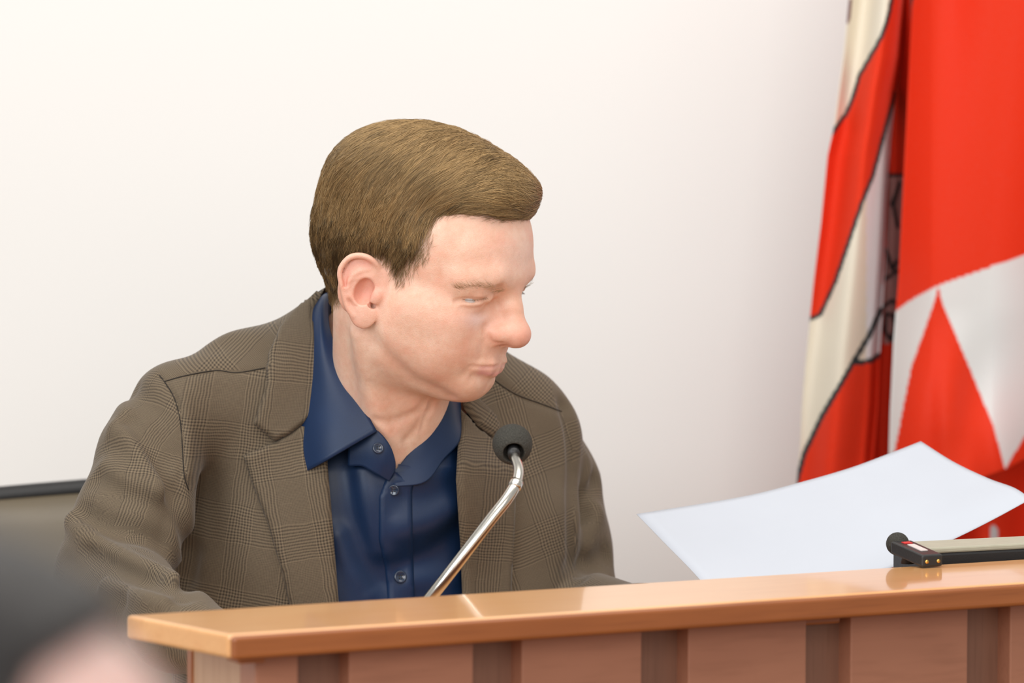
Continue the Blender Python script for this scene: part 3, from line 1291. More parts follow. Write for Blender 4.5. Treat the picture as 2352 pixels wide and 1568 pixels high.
vattr(man, 'flush', np.clip(flush, 0, 0.8))
vattr(man, 'lip', np.clip(lip, 0, 0.8))
vattr(man, 'pale', np.clip(pale, 0, 0.6))
BODY_Q = q

# ---- eyes
M_EYE, _nt, _b = mat_new('eyeball')
_h = NT(_nt)
_tc = _h.node('ShaderNodeTexCoord')
_len = _h.node('ShaderNodeVectorMath', operation='DISTANCE')
_nt.links.new(_tc.outputs['Object'], _len.inputs[0])
_gaze = HM @ unit((0, 0.80, -0.60)) * 0.0127
_len.inputs[1].default_value = tuple(_gaze)
_c1 = _h.mix(_h.m('LESS_THAN', _len.outputs['Value'], 0.0056), (0.62, 0.57, 0.56, 1), (0.10, 0.13, 0.16, 1))
_nt.links.new(_h.mix(_h.m('LESS_THAN', _len.outputs['Value'], 0.0024), _c1, (0.01, 0.01, 0.01, 1)), _b.inputs['Base Color'])
_b.inputs['Roughness'].default_value = 0.12
for sx in (1, -1):
    bm = bmesh.new()
    bmesh.ops.create_uvsphere(bm, u_segments=32, v_segments=24, radius=EYE_R / 1000)
    e = bm_obj('eye', bm, M_EYE, man, smooth=True)
    e.location = from_head(EYE_C * [sx, 1, 1])

# ---- jacket
JV, JF = mesh_sdf(jacket_sdf, (-0.50, 3.0, 0.72), (0.33, 3.80, 1.36), 0.0032)
lap('jacket')
jt, jr, jl = (evalf(lambda p, i=i: jacket_parts(p)[i], JV.astype(np.float32)) for i in range(3))
part = np.argmin(np.stack([jt, jr, jl], 1), 1)
_px = proj(JV)
_sr = np.interp(_px[:, 1], [850, 877, 916, 973, 1048, 1095, 1130], [360, 378, 401, 415, 420, 424, 436])
_sl2 = np.interp(_px[:, 1], [900, 945, 1000, 1100, 1330, 1500], [1270, 1290, 1312, 1319, 1321, 1335])
up_ = _px[:, 1] < 1128
part = np.where(up_ & (part != 2), np.where(_px[:, 0] < _sr, 1, 0), part)
part = np.where((_px[:, 0] > 1000) & (_px[:, 1] < 1500) & (JV[:, 1] > 3.42), np.where(_px[:, 0] > _sl2, 2, 0), part)
fc = JV[JF].mean(1)
kill = in_poly(proj(fc), OPENING) & (fc[:, 1] < 3.50)
# open cuffs
for W_, dd_ in ((WR, dR), (WL, dL)):
    kill |= (((fc - W_) @ dd_) > -0.004) & (np.linalg.norm(fc - W_, axis=1) < 0.06)
kill |= fc[:, 2] < 0.735
kill |= np.linalg.norm(to_head(fc.astype(np.float32))[:, :2] * [1, 1], axis=1) < 0   # keep
fpart = part[JF]
fp = np.where((fpart == 1).sum(1) >= 2, 1, np.where((fpart == 2).sum(1) >= 2, 2, 0))


def arm_uv(V, spec, spec2):
    """cloth coordinates of a sleeve: round the arm, along the arm (the cut runs along the far side)"""
    C = catmull([a for a, r in spec] + [a for a, r in spec2[1:]], 70)
    T = np.gradient(C, axis=0)
    T /= np.linalg.norm(T, axis=1)[:, None]
    s = np.concatenate([[0], np.cumsum(np.linalg.norm(np.diff(C, axis=0), axis=1))])
    fr = np.tile([0.15, -1.0, 0.1], (70, 1))
    fr = fr - T * (fr * T).sum(1)[:, None]
    fr /= np.linalg.norm(fr, axis=1)[:, None]
    sd = np.cross(T, fr)
    idx = np.empty(len(V), int)
    for i in range(0, len(V), 20000):
        idx[i:i + 20000] = np.argmin(((V[i:i + 20000, None] - C[None]) ** 2).sum(2), 1)
    dv = V - C[idx]
    ang = np.arctan2((dv * sd[idx]).sum(1), (dv * fr[idx]).sum(1))
    return np.stack([ang * 0.052, s[idx] + (dv * T[idx]).sum(1)], 1)


def rot2(uv, a):
    c, s = np.cos(a), np.sin(a)
    return np.stack([uv[:, 0] * c - uv[:, 1] * s, uv[:, 0] * s + uv[:, 1] * c], 1)


jacket = None
for k, nm in ((0, 'jacket'), (1, 'sleeve'), (2, 'sleeve')):
    V_, F_, used = compact(JV, JF[(fp == k) & ~kill])
    if k == 0:
        # cut of the cloth: near front, far front and yoke each with its own grain
        bl = (V_ - CHEST_C) @ BODY_M
        px_ = proj(V_)
        flat = V_[:, [0, 2]] - [0, 1.0]
        uv = np.where((bl[:, 0] < 0.02)[:, None], rot2(flat, 0.14), rot2(flat, -0.30))
        yoke = (px_[:, 0] < 640) & (px_[:, 1] < np.interp(px_[:, 0], [360, 378, 425, 496, 543, 609], [862, 876, 863, 851, 856, 845]))
        uv = np.where(yoke[:, None], rot2(flat, 0.75), uv)
        yoke = (px_[:, 0] > 1100) & (px_[:, 1] < np.interp(px_[:, 0], [1120, 1180, 1245, 1290], [862, 903, 928, 945]))
        uv = np.where(yoke[:, None], rot2(flat, -0.75), uv)
    else:
        uv = arm_uv(V_, (SLEEVE_R, SLEEVE_L)[k - 1], (FORE_R, FORE_L)[k - 1])
    o = meshobj(nm, V_, F_, M_TWEED, man if jacket is None else jacket, uv=uv)
    if jacket is None:
        jacket = o
        o['label'] = 'brown glen-check wool jacket'
lap('jacket parts')


def cloth_piece(name, poly, f, off, thick, mat, parent, ang=0.0, edge=10.0, step=7.0, lift=None, uvscale=2560.0):
    V_, F_, px = sheet(poly, f, off, thick, step=step, edge=edge, lift=lift)
    uv = rot2(px / uvscale * [1, -1], ang)
    return meshobj(name, V_, F_, mat, parent, uv=uv)


jf = jacket_sdf
COLLAR_NEAR = [(748, 668), (690, 712), (642, 757), (617, 815), (606, 900), (582, 972), (631, 1014), (662, 1000), (702, 970), (735, 935), (729, 800), (724, 715)]
LAPEL_NEAR = [(735, 933), (702, 969), (662, 998), (634, 1014), (559, 1046), (580, 1110), (615, 1200), (645, 1300), (672, 1420), (690, 1500),
              (786, 1500), (777, 1370), (764, 1200), (752, 1055)]
COLLAR_FAR = [(1057, 922), (1080, 905), (1100, 925), (1130, 955), (1143, 985), (1126, 1006), (1092, 980), (1060, 940)]
LAPEL_FAR = [(1056, 940), (1092, 982), (1126, 1008), (1140, 1022), (1184, 1060), (1182, 1170), (1174, 1340), (1172, 1500), (1062, 1500), (1060, 1350), (1056, 1250), (1046, 1100)]
cloth_piece('lapel', LAPEL_NEAR, jf, 0.0012, 0.0045, M_TWEED, jacket, ang=-0.16, edge=9)
cloth_piece('collar', COLLAR_NEAR, jf, 0.0030, 0.0050, M_TWEED, jacket, ang=0.10, edge=9)
cloth_piece('lapel', LAPEL_FAR, jf, 0.0012, 0.0045, M_TWEED, jacket, ang=0.08, edge=9)
cloth_piece('collar', COLLAR_FAR, jf, 0.0030, 0.0045, M_TWEED, jacket, ang=0.6, edge=8)
bh = on_jacket([(1118, 1064), (1130, 1069), (1145, 1075), (1160, 1082)], jf)
V_, F_ = tube(np.array(bh) + np.array([0, -0.0062, 0]), 0.0011, 8)
meshobj('buttonhole', V_, F_, M_PIPING, jacket)
M_SEAM = simple_mat('dark_seam', (0.022, 0.017, 0.013), 0.9, noise=0.2, nscale=300)
for seam in ([(366, 862), (378, 877), (401, 916), (415, 973), (420, 1048), (424, 1095), (434, 1126)], [(378, 876), (425, 863), (496, 851), (543, 856), (609, 845)],
             [(1120, 862), (1180, 903), (1245, 928), (1290, 945)]):
    V_, F_ = tube(np.array(on_jacket(catmull(seam, 50), jf)) + np.array([0, -0.0004, 0.0002]), 0.00048, 6)
    meshobj('seam', V_, F_, M_SEAM, jacket)
lap('lapels')

# ---- shirt
SHIRT_MARKS_PIX = (
    ([(790, 1090), (800, 1180), (830, 1270), (860, 1340)], 3.0, 14),
    ([(830, 1080), (850, 1170), (868, 1260)], -2.5, 12),
    ([(780, 1230), (810, 1300), (850, 1360)], -2.5, 10),
    ([(1040, 1160), (980, 1200), (920, 1215)], -3.0, 13),
    ([(1045, 1230), (990, 1275), (930, 1300)], 3.0, 13),
    ([(1040, 1120), (990, 1140), (930, 1140)], 2.0, 13),
    ([(1045, 1320), (1000, 1335), (950, 1330)], -2.0, 12),
)


def shirt_forms(p):
    return torso_sdf(p) + 0.010


SHIRT_MARKS = [(on_jacket(catmull(p, 3 * len(p)), shirt_forms), 1.7 * a / 1000, w / 1000) for p, a, w in SHIRT_MARKS_PIX]


def shirt_sdf(p):
    return add_marks(p, shirt_forms(p), SHIRT_MARKS)


SV, SF = mesh_sdf(shirt_sdf, (-0.32, 3.30, 0.76), (0.10, 3.62, 1.24), 0.0032)
fc = SV[SF].mean(1)
pf = proj(fc)
neckq = (fc - from_head(NECK_B))
nax = unit(from_head(NECK_A) - from_head(NECK_B))
SHIRT_CUT = [(752, 1020), (800, 990), (862, 1000), (906, 1078), (960, 1030), (1000, 960), (1060, 960), (1140, 900), (1140, 400), (500, 400), (500, 1000), (690, 1010)]
keep = (pf[:, 0] > 690) & (pf[:, 0] < 1120) & (fc[:, 1] < 3.53) & ~in_poly(pf, SHIRT_CUT)
V_, F_, _u = compact(SV, SF[keep])
shirt = meshobj('shirt', V_, F_, M_SHIRT, man)
shirt['label'] = 'navy blue cotton shirt open at the neck'
sf = shirt_sdf
PLACKET = [(906, 1082), (884, 1104), (871, 1140), (870, 1240), (884, 1300), (890, 1370), (896, 1460), (960, 1460), (952, 1370), (948, 1250), (946, 1130), (950, 1112)]
cloth_piece('placket', PLACKET, sf, 0.0004, 0.0022, M_SHIRT, shirt, edge=7)


def back_(y):
    return y + 0.03 * max(0.0, 3.50 - y) / 0.16


def patch(rows, nu, nv, thick, name, mat, parent):
    """cloth patch through rows of (u, v, distance) points"""
    R = [catmull([unp(p[0], p[1], back_(p[2])) for p in r], nu) for r in rows]
    R = np.stack(R)                       # rows x nu x 3
    G = np.stack([catmull(R[:, i], nv) for i in range(nu)], 1)     # nv x nu x 3
    V_ = G.reshape(-1, 3)
    F_ = []
    for j in range(nv - 1):
        for i in range(nu - 1):
            a = j * nu + i
            F_.append((a, a + nu, a + nu + 1, a + 1))
    o = meshobj(name, V_, F_, mat, parent)
    s = o.modifiers.new('cloth', 'SOLIDIFY')
    s.thickness = thick
    s.offset = 0
    return o


# near leaf of the shirt collar: top fold along the neck, then middle, then the edge under the lapel
patch([
    [(762, 676, 3.50), (753, 690, 3.462), (756, 750, 3.425), (777, 815, 3.395), (812, 892, 3.368), (866, 990, 3.340)],
    [(752, 674, 3.500), (740, 690, 3.452), (738, 760, 3.412), (752, 850, 3.380), (780, 940, 3.355), (812, 1021, 3.337)],
    [(742, 680, 3.500), (722, 712, 3.448), (722, 800, 3.405), (730, 900, 3.374), (740, 985, 3.354), (752, 1056, 3.340)],
    [(738, 690, 3.505), (705, 730, 3.455), (695, 820, 3.415), (690, 920, 3.388), (692, 1010, 3.370), (700, 1085, 3.358)],
], 40, 24, 0.0022, 'collar_leaf', M_SHIRT, shirt)
# far leaf
patch([
    [(985, 895, 3.400), (999, 930, 3.392), (995, 970, 3.386), (972, 1007, 3.380), (940, 1040, 3.374), (911, 1078, 3.366)],
    [(1030, 890, 3.420), (1038, 935, 3.408), (1028, 985, 3.396), (1003, 1030, 3.384), (966, 1075, 3.370), (906, 1098, 3.362)],
    [(1054, 895, 3.445), (1057, 950, 3.430), (1054, 1012, 3.406), (1018, 1055, 3.385), (976, 1107, 3.366), (903, 1118, 3.359)],
], 36, 22, 0.0022, 'collar_leaf', M_SHIRT, shirt)
patch([
    [(1054, 905, 3.448), (1058, 965, 3.434), (1057, 1012, 3.420), (1051, 1075, 3.412)],
    [(1030, 930, 3.458), (1036, 970, 3.442), (1036, 1010, 3.430), (1030, 1085, 3.420)],
], 16, 8, 0.002, 'collar_fold', M_SHIRT, shirt)
# stand with its button
patch([
    [(800, 985, 3.362), (835, 982, 3.352), (866, 988, 3.346), (893, 1018, 3.346), (907, 1056, 3.350), (906, 1082, 3.354)],
    [(800, 1030, 3.356), (835, 1030, 3.349), (858, 1038, 3.345), (878, 1055, 3.345), (892, 1075, 3.349), (900, 1092, 3.353)],
    [(800, 1070, 3.358), (830, 1070, 3.352), (850, 1080, 3.349), (868, 1090, 3.349), (882, 1098, 3.352), (894, 1104, 3.355)],
], 30, 16, 0.002, 'collar_stand', M_SHIRT, shirt)
# inside of the collar behind the neck
patch([
    [(752, 684, 3.470), (768, 672, 3.52), (820, 660, 3.545), (880, 665, 3.55), (960, 760, 3.53), (1010, 880, 3.47)],
    [(745, 740, 3.46), (765, 735, 3.52), (820, 730, 3.55), (880, 735, 3.555), (960, 830, 3.53), (1012, 930, 3.47)],
], 24, 6, 0.002, 'collar_stand', M_SHIRT, shirt)


def button(name, c, n, r, parent):
    prof = [(0.0001, 0.0), (r, 0.0), (r, 0.0012), (r * 0.86, 0.0019), (r * 0.70, 0.0013), (0.0001, 0.0012)]
    V_, F_ = lathe(prof, 24)
    o = meshobj(name, V_, F_, M_BUTTON, parent)
    o.location = c
    o.rotation_euler = Vector(n).to_track_quat('Z', 'Y').to_euler()
    for k in range(4):
        a = math.pi / 4 + k * math.pi / 2
        hv, hf = lathe([(0.0001, 0.00115), (r * 0.13, 0.00115), (r * 0.13, 0.00135), (0.0001, 0.00135)], 8)
        hole = meshobj('thread_hole', hv + [r * 0.3 * math.cos(a), r * 0.3 * math.sin(a), 0], hf, M_PIPING, o)
    return o


for (u, v, r, tilt) in ((903, 1124, 0.0050, -0.5), (918, 1325, 0.0058, 0.1)):
    P, ok = hit(sf, [u], [v])
    N, _d0 = grad(sf, P)
    button('button', P[0] + N[0] * 0.0028, unit(N[0] + np.array([tilt, 0, 0])), r, shirt)
button('button', unp(868, 1029, back_(3.3425)), unit((0.25, -1, 0.25)), 0.0050, shirt)
lap('shirt')

# ---- trousers and shoes (below the counter)
hipc = np.array([BELLY_C[0] - 0.02, 3.58, 0.80])
legs = []
for s in (-1, 1):
    side = _bx * s
    fwd = -_by
    h0 = hipc + side * 0.09
    kn = h0 + fwd * 0.36 + side * 0.05 + np.array([0, 0, 0.0])
    an = kn + np.array([0, 0, -0.46]) - fwd * 0.06
    legs.append((h0, kn, an, fwd))


def trouser_sdf(p):
    d = ell((p - hipc.astype(np.float32)) @ BODY_M, (0, 0, 0), (0.19, 0.14, 0.11))
    for h0, kn, an, fw in legs:
        d = smin(d, smin(cap(p, h0, kn, 0.090, 0.064), cap(p, kn, an, 0.064, 0.052), 0.02), 0.03)
    return d


V_, F_ = mesh_sdf(trouser_sdf, (-0.55, 2.9, 0.24), (0.45, 3.9, 0.98), 0.009, newton=0)
meshobj('trousers', V_, F_, M_TROUSER, man)
for h0, kn, an, fw in legs:
    def shoe_sdf(p, an=an, fw=fw):
        c = np.array([an[0], an[1], PODIUM + 0.045])
        d = smin(cap(p, c - fw * 0.06, c + fw * 0.13, 0.042, 0.036), cap(p, c - fw * 0.04, [an[0], an[1], PODIUM + 0.09], 0.042, 0.045), 0.03)
        return smax(d, (PODIUM + 0.002) - p[:, 2], 0.006)
    c = np.array([an[0], an[1], PODIUM + 0.05])
    V_, F_ = mesh_sdf(shoe_sdf, c - 0.24, c + 0.24, 0.007, newton=0)
    meshobj('shoe', V_, F_, M_BLACK, man)
lap('trousers')

# ---- hair: a cap that follows the skull, and combed strands over it
HAIRLINE = [(1225, 489), (1190, 505), (1150, 509), (1100, 496), (1050, 490), (1004, 493), (992, 520), (991, 545), (1000, 566), (984, 590), (956, 612),
            (926, 656), (906, 650), (889, 613), (868, 596), (838, 596), (806, 612), (797, 640), (792, 680), (780, 694)]
_P, _ok = hit(skull_sdf, [a for a, b in HAIRLINE], [b for a, b in HAIRLINE])
_hq = to_head(_P.astype(np.float32))[_ok]
print('hairline', _ok.all(), _hq[[0, 5, 11, -1]].round(0).tolist())
HPOLY = [(a[1], a[2]) for a in _hq]
HPOLY = [(130, HPOLY[0][1] + 6)] + HPOLY + [(-70, HPOLY[-1][1] - 14), (-140, HPOLY[-1][1] - 16), (-140, 220), (130, 220)]
HPOLY = np.array(HPOLY)
_seg_a, _seg_b = HPOLY[:-4], HPOLY[1:-3]


def poly_dist(yz):
    """signed distance (mm) to the hairline in the head's side plane, positive inside"""
    d = np.full(len(yz), 1e9, np.float32)
    for a, b in zip(_seg_a, _seg_b):
        ab = b - a
        t = np.clip(((yz - a) @ ab) / (ab @ ab), 0, 1)
        e = yz - a - t[:, None] * ab
        d = np.minimum(d, np.sqrt((e * e).sum(1)))
    return np.where(in_poly(yz, HPOLY), d, -d)


def sstep(x, a, b):
    t = np.clip((x - a) / (b - a), 0, 1)
    return t * t * (3 - 2 * t)


def hair_thick(qq):
    ins = poly_dist(qq[:, 1:3])
    T = 5.0 + 13.5 * sstep(qq[:, 2], 55, 128)
    T = T + 3.0 * sstep(qq[:, 1], 40, 85) * sstep(qq[:, 2], 70, 100)
    T = T + 2.0 * sstep(-qq[:, 1], 30, 80) * sstep(qq[:, 2], 0, 40)
    edge = 26.0 + 3.0 * sstep(qq[:, 2], 60, 90)
    t = np.clip(ins / edge, -0.4, 1)
    return np.where(ins > 0, T * np.clip(t * (2 - t), 0, 1) ** 0.8, 30 * t)


def hair_cap(p, cut=0.6):
    qq = to_head(p)
    return (head_forms(qq) - (hair_thick(qq) - cut)) / 1000.0


lo = HO - 0.15
hi = HO + 0.15
lo[2] = HO[2] - 0.08
hi[2] = HO[2] + 0.19
KV, KF = mesh_sdf(hair_cap, lo, hi, 0.0022, newton=1)
kq = to_head(KV.astype(np.float32))
kin = poly_dist(kq[:, 1:3])
kmin = 9.0 - 5.5 * sstep(kq[:, 2], 62, 86)
kf = (kin[KF] > kmin[KF]).all(1) & (evalf(skull_sdf, KV.astype(np.float32))[KF] > 0.0004).all(1)
V_, F_, used = compact(KV, KF[kf])
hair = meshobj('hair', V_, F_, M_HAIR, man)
sd = poly_dist(BODY_Q[:, 1:3])
near_skull = np.abs(evalf(skull_sdf, allV.astype(np.float32))) < 0.004
stub = 0.62 * sstep(sd, -3, 11) * near_skull * (BODY_Q[:, 2] > -70)
vattr(man, 'stubble', stub)
kn = kin[used]
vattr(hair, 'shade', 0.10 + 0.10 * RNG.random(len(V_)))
lap('hair cap')

FLOW = [((760, 480), (-.25, 1)), ((740, 600), (.06, 1)), ((765, 665), (.3, 1)), ((800, 370), (-.75, .65)), ((870, 330), (-.85, .5)), ((870, 400), (-.6, .8)),
        ((850, 500), (-.35, .95)), ((830, 560), (-.2, 1)), ((950, 300), (-.9, .35)), ((950, 360), (-.75, .65)), ((960, 450), (-.6, .8)), ((930, 540), (-.3, 1)),
        ((965, 585), (-.4, 1)), ((922, 630), (-.05, 1)), ((1050, 330), (-.85, .45)), ((1050, 400), (-.85, .5)), ((1040, 455), (-.8, .6)), ((1000, 495), (-.5, .85)),
        ((1130, 370), (-.9, .3)), ((1130, 420), (-.98, .2)), ((1090, 455), (-.98, .2)), ((1160, 450), (-1, -.08)), ((1205, 455), (-.85, -.5)),
        ((1100, 485), (-1, -.05)), ((1150, 497), (-1, -.05)), ((1200, 492), (-1, .05)), ((1190, 420), (-.9, -.3))]
fP, fok = hit(hair_cap, [a[0] for a, b in FLOW], [a[1] for a, b in FLOW])
fN, _x = grad(hair_cap, fP)
camU = np.array([0, _s, _c])
ctrl_p, ctrl_d = [], []
for (a, b), P, N, ok in zip(FLOW, fP, fN, fok):
    if not ok:
        continue
    w = np.array([1.0, 0, 0]) * b[0] - camU * b[1]
    r_ = unit(P - CAMP)
    rn = min(r_ @ N, -0.35)
    t = w - r_ * ((w @ N) / rn)
    t = unit(t - N * (t @ N))
    ql = to_head(P[None].astype(np.float32))[0]
    tl = HM.T @ t
    ctrl_p.append(ql)
    ctrl_d.append(tl)
    if ql[0] > 12:
        ctrl_p.append(ql * [-1, 1, 1])
        ctrl_d.append(tl * [-1, 1, 1] if ql[2] < 75 else tl * [1, 1, 0])
for P, D in (((0, -100, 40), (0, -.1, -1)), ((0, -90, 0), (0, .1, -1)), ((0, -70, 110), (0, -.8, -.6)), ((-40, -85, 30), (0, -.1, -1))):
    ctrl_p.append(np.array(P, float))
    ctrl_d.append(np.array(D, float))
ctrl_p, ctrl_d = np.array(ctrl_p, np.float32), np.array(ctrl_d, np.float32)


def flow_dir(Pw):
    qq = to_head(Pw.astype(np.float32))
    d2 = ((qq[:, None] - ctrl_p[None]) ** 2).sum(2)
    w = 1.0 / (d2 + 60) ** 1.6
    t = (w[:, :, None] * ctrl_d[None]).sum(1)
    t /= np.linalg.norm(t, axis=1)[:, None] + 1e-9
    return t @ HM.T


# strand roots spread over the cap, more on the side that faces the hall
tri = F_[:, [0, 1, 2, 0, 2, 3]].reshape(-1, 3)
A, B, C_ = V_[tri[:, 0]], V_[tri[:, 1]], V_[tri[:, 2]]
ar = np.linalg.norm(np.cross(B - A, C_ - A), axis=1)
cen = (A + B + C_) / 3
view = unit(CAMP - HO)
nrm = np.cross(B - A, C_ - A) / (ar[:, None] + 1e-12)
wgt = ar * np.where((nrm @ view) > -0.25, 1.0, 0.35)
cq_ = to_head(cen.astype(np.float32))
wgt *= np.clip(0.25 + sstep(poly_dist(cq_[:, 1:3]), 6, 24) + sstep(cq_[:, 2], 55, 80), 0, 1)
NS = 32000
ti = RNG.choice(len(tri), NS, p=wgt / wgt.sum())
r1, r2 = np.sqrt(RNG.random(NS)), RNG.random(NS)
P0 = A[ti] * (1 - r1)[:, None] + B[ti] * (r1 * (1 - r2))[:, None] + C_[ti] * (r1 * r2)[:, None]
q0 = to_head(P0.astype(np.float32))
in0 = poly_dist(q0[:, 1:3])
LEN = (0.013 + 0.020 * sstep(q0[:, 2], 40, 110)) * (0.7 + 0.6 * RNG.random(NS))
LEN *= np.where(q0[:, 2] < 25, 0.75, 1.0)
NSEG = 4
# clumps: nearby strands share a turn and a height
cl_id = np.zeros(NS, int)
cseed = P0[RNG.integers(0, NS, 2600)]
for i in range(0, NS, 1500):
    cl_id[i:i + 1500] = np.argmin(((P0[i:i + 1500, None] - cseed[None]) ** 2).sum(2), 1)
cturn = RNG.normal(0, 0.17, 2600)[cl_id] + RNG.normal(0, 0.10, NS)
clift = (RNG.random(2600) * 2.2 - 0.5)[cl_id] + RNG.normal(0, 0.35, NS)
cshade = RNG.normal(0, 0.13, 2600)[cl_id]
fly = np.where(RNG.random(NS) < 0.07, RNG.random(NS) * 2.6, 0.0)
pos = P0.copy()
path = []
for s in range(NSEG + 1):
    N, d0 = grad(hair_cap, pos, 0.001)
    t = s / NSEG
    lift = (clift * np.sin(np.pi * min(1, t * 1.15)) - 0.5 * (1 - t) - 0.1) / 1000 + 0.0004
    lift = lift + fly * t * t / 1000
    pos = pos - N * d0[:, None]
    path.append(pos + N * lift[:, None])
    D = flow_dir(pos)
    Bn = np.cross(N, D)
    ang = cturn * (0.5 + t)
    D = D * np.cos(ang)[:, None] + Bn * np.sin(ang)[:, None]
    D = D - N * (D * N).sum(1)[:, None]
    D /= np.linalg.norm(D, axis=1)[:, None] + 1e-9
    pos = pos + D * (LEN / NSEG)[:, None]
    path[-1] = path[-1].astype(np.float32)
path = np.stack(path, 1)                      # NS x (NSEG+1) x 3
lap('strand paths')


def strands_mesh(name, path, rad, shade, mat, parent):
    ns, k = path.shape[:2]
    T = np.gradient(path, axis=1)
    T /= np.linalg.norm(T, axis=2)[:, :, None] + 1e-9
    ref = unit((0.3, 0.5, 0.8))
    N1 = np.cross(T, ref)
    N1 /= np.linalg.norm(N1, axis=2)[:, :, None] + 1e-9
    N2 = np.cross(T, N1)
    prof = np.interp(np.linspace(0, 1, k), [0, 0.25, 0.7, 1], [0.7, 1.0, 0.85, 0.15])
    V = np.empty((ns, k, 3, 3), np.float32)
    for j in range(3):
        a = 2 * math.pi * j / 3
        V[:, :, j] = path + (N1 * math.cos(a) + N2 * math.sin(a)) * (np.asarray(rad)[:, None] * prof[None])[:, :, None]
    V = V.reshape(-1, 3)
    base = (np.arange(ns) * k * 3)[:, None, None, None]
    seg = (np.arange(k - 1) * 3)[None, :, None, None]
    quad = np.array([[0, 1, 4, 3], [1, 2, 5, 4], [2, 0, 3, 5]])[None, None]
    F = (base + seg + quad).reshape(-1, 4)
    o = meshobj(name, V, F, mat, parent)
    vattr(o, 'shade', np.repeat(np.asarray(shade), k * 3))
    return o


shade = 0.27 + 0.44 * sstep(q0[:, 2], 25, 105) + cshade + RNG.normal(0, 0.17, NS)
rad = np.where(q0[:, 2] < 40, 0.00013, 0.00017) * (0.8 + 0.5 * RNG.random(NS))
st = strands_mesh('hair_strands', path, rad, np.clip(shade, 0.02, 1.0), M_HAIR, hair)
st['kind'] = 'stuff'
lap('strands')

# short hairs at the temples, the sideburn and above the ear, on the skin
NT2 = 9000
allr = []
cand = RNG.integers(0, len(HV), 160000)
cq = to_head(HV[cand].astype(np.float32))
cd = poly_dist(cq[:, 1:3])
okc = (cd > -4.0) & (cd < 16) & (cq[:, 2] > -40) & (evalf(lambda p: ear_sdf(np.abs(p) * np.float32([1, 0, 0]) + p * np.float32([0, 1, 1])), cq) > 2.0)
okc &= RNG.random(len(cq)) < np.clip((cd + 4.0) / 12.0, 0.03, 1) ** 1.5
cand = cand[okc][:NT2]
pos = HV[cand].copy()
q1 = to_head(pos.astype(np.float32))
L2 = 0.0068 * (0.6 + 0.8 * RNG.random(len(pos)))
L2 = np.where((q1[:, 1] > 70), L2 * 1.0, L2)
path2 = []
tw = RNG.normal(0, 0.25, len(pos))
for s in range(4):
    N, d0 = grad(skull_sdf, pos, 0.001)
    D = flow_dir(pos)
    Bn = np.cross(N, D)
    D = D * np.cos(tw)[:, None] + Bn * np.sin(tw)[:, None]
    D = D - N * (D * N).sum(1)[:, None]
    D /= np.linalg.norm(D, axis=1)[:, None] + 1e-9
    pos = pos - N * d0[:, None]
    path2.append(pos + N * (0.0002 + 0.0016 * s / 3))
    pos = pos + D * (L2 / 3)[:, None]
path2 = np.stack(path2, 1)
st = strands_mesh('hairline_strands', path2, np.full(len(path2), 0.00010), np.clip(0.52 + RNG.normal(0, 0.12, len(path2)), 0, 1), M_HAIR, hair)
st['kind'] = 'stuff'

# eyebrows
bp = [(1050, 665), (1070, 660), (1095, 656), (1120, 657), (1142, 660), (1160, 664)]
bl_ = catmull(bp, 60)
ii = RNG.integers(0, 60, 190)
bu = bl_[ii, 0] + RNG.normal(0, 2.0, 190)
bv = bl_[ii, 1] + RNG.normal(0, 3.0, 190)
P, ok = hit(head_sdf, bu, bv)
P = P[ok]
for sgn in (1, -1):
    ql = to_head(P.astype(np.float32)) * np.float32([sgn, 1, 1])
    pos = from_head(ql)
    N, d0 = grad(skull_sdf, pos, 0.001)
    out = HM @ np.array([sgn * 0.85, -0.35, 0.25])
    pp = []
    tw = RNG.normal(0, 0.25, len(pos))
    L3 = 0.0075 * (0.6 + 0.7 * RNG.random(len(pos)))
    for s in range(4):
        N, d0 = grad(skull_sdf, pos, 0.001)
        D = out - N * (N @ out)[:, None]
        D /= np.linalg.norm(D, axis=1)[:, None]
        Bn = np.cross(N, D)
        D = D * np.cos(tw)[:, None] + Bn * np.sin(tw)[:, None]
        pos = pos - N * d0[:, None]
        pp.append(pos + N * (0.0003 + 0.0018 * s / 3))
        pos = pos + D * (L3 / 3)[:, None]
    eb = strands_mesh('eyebrow', np.stack(pp, 1), np.full(len(pos), 0.000065), np.clip(0.7 + RNG.normal(0, 0.1, len(pos)), 0, 1), M_HAIR, man)
    eb['kind'] = 'stuff'
# lashes of the lowered lids
lp = catmull([(1062, 690), (1076, 691), (1091, 691.5), (1105, 690), (1118, 686)], 60)
P, ok = hit(head_sdf, lp[:, 0], lp[:, 1] - 4.5)
P = P[ok]
for sgn in (1, -1):
    ql = to_head(P.astype(np.float32)) * np.float32([sgn, 1, 1])
    pos = from_head(ql)
    N, d0 = grad(skull_sdf, pos, 0.001)
    n_l = len(pos)
    dirn = N * 0.75 + (HM @ np.array([sgn * 0.35, 0.35, -0.75]))[None] + RNG.normal(0, 0.12, (n_l, 3))
    dirn /= np.linalg.norm(dirn, axis=1)[:, None]
    L4 = 0.0040 * (0.7 + 0.5 * RNG.random(n_l))
    tt = np.linspace(0, 1, 4)[None, :, None]
    pp = pos[:, None] - N[:, None] * 0.0006 + dirn[:, None] * tt * L4[:, None, None] + (HM @ np.array([0, 0.3, 0.9]))[None, None] * (tt ** 2) * 0.0012
    eb = strands_mesh('eyelashes', pp, np.full(n_l, 0.00008), np.full(n_l, 0.2), M_HAIR, man)
    eb['kind'] = 'stuff'
lap('brows')

# ================================================================== office chair behind the man
chair = empty('office_chair', tuple(np.array([-0.30, 3.74, PODIUM])), math.radians(8))
tag(chair, 'brown leather office chair with black piping behind the man', 'chair')
ztop = float(unp(110, 1090, 3.86)[2]) - PODIUM


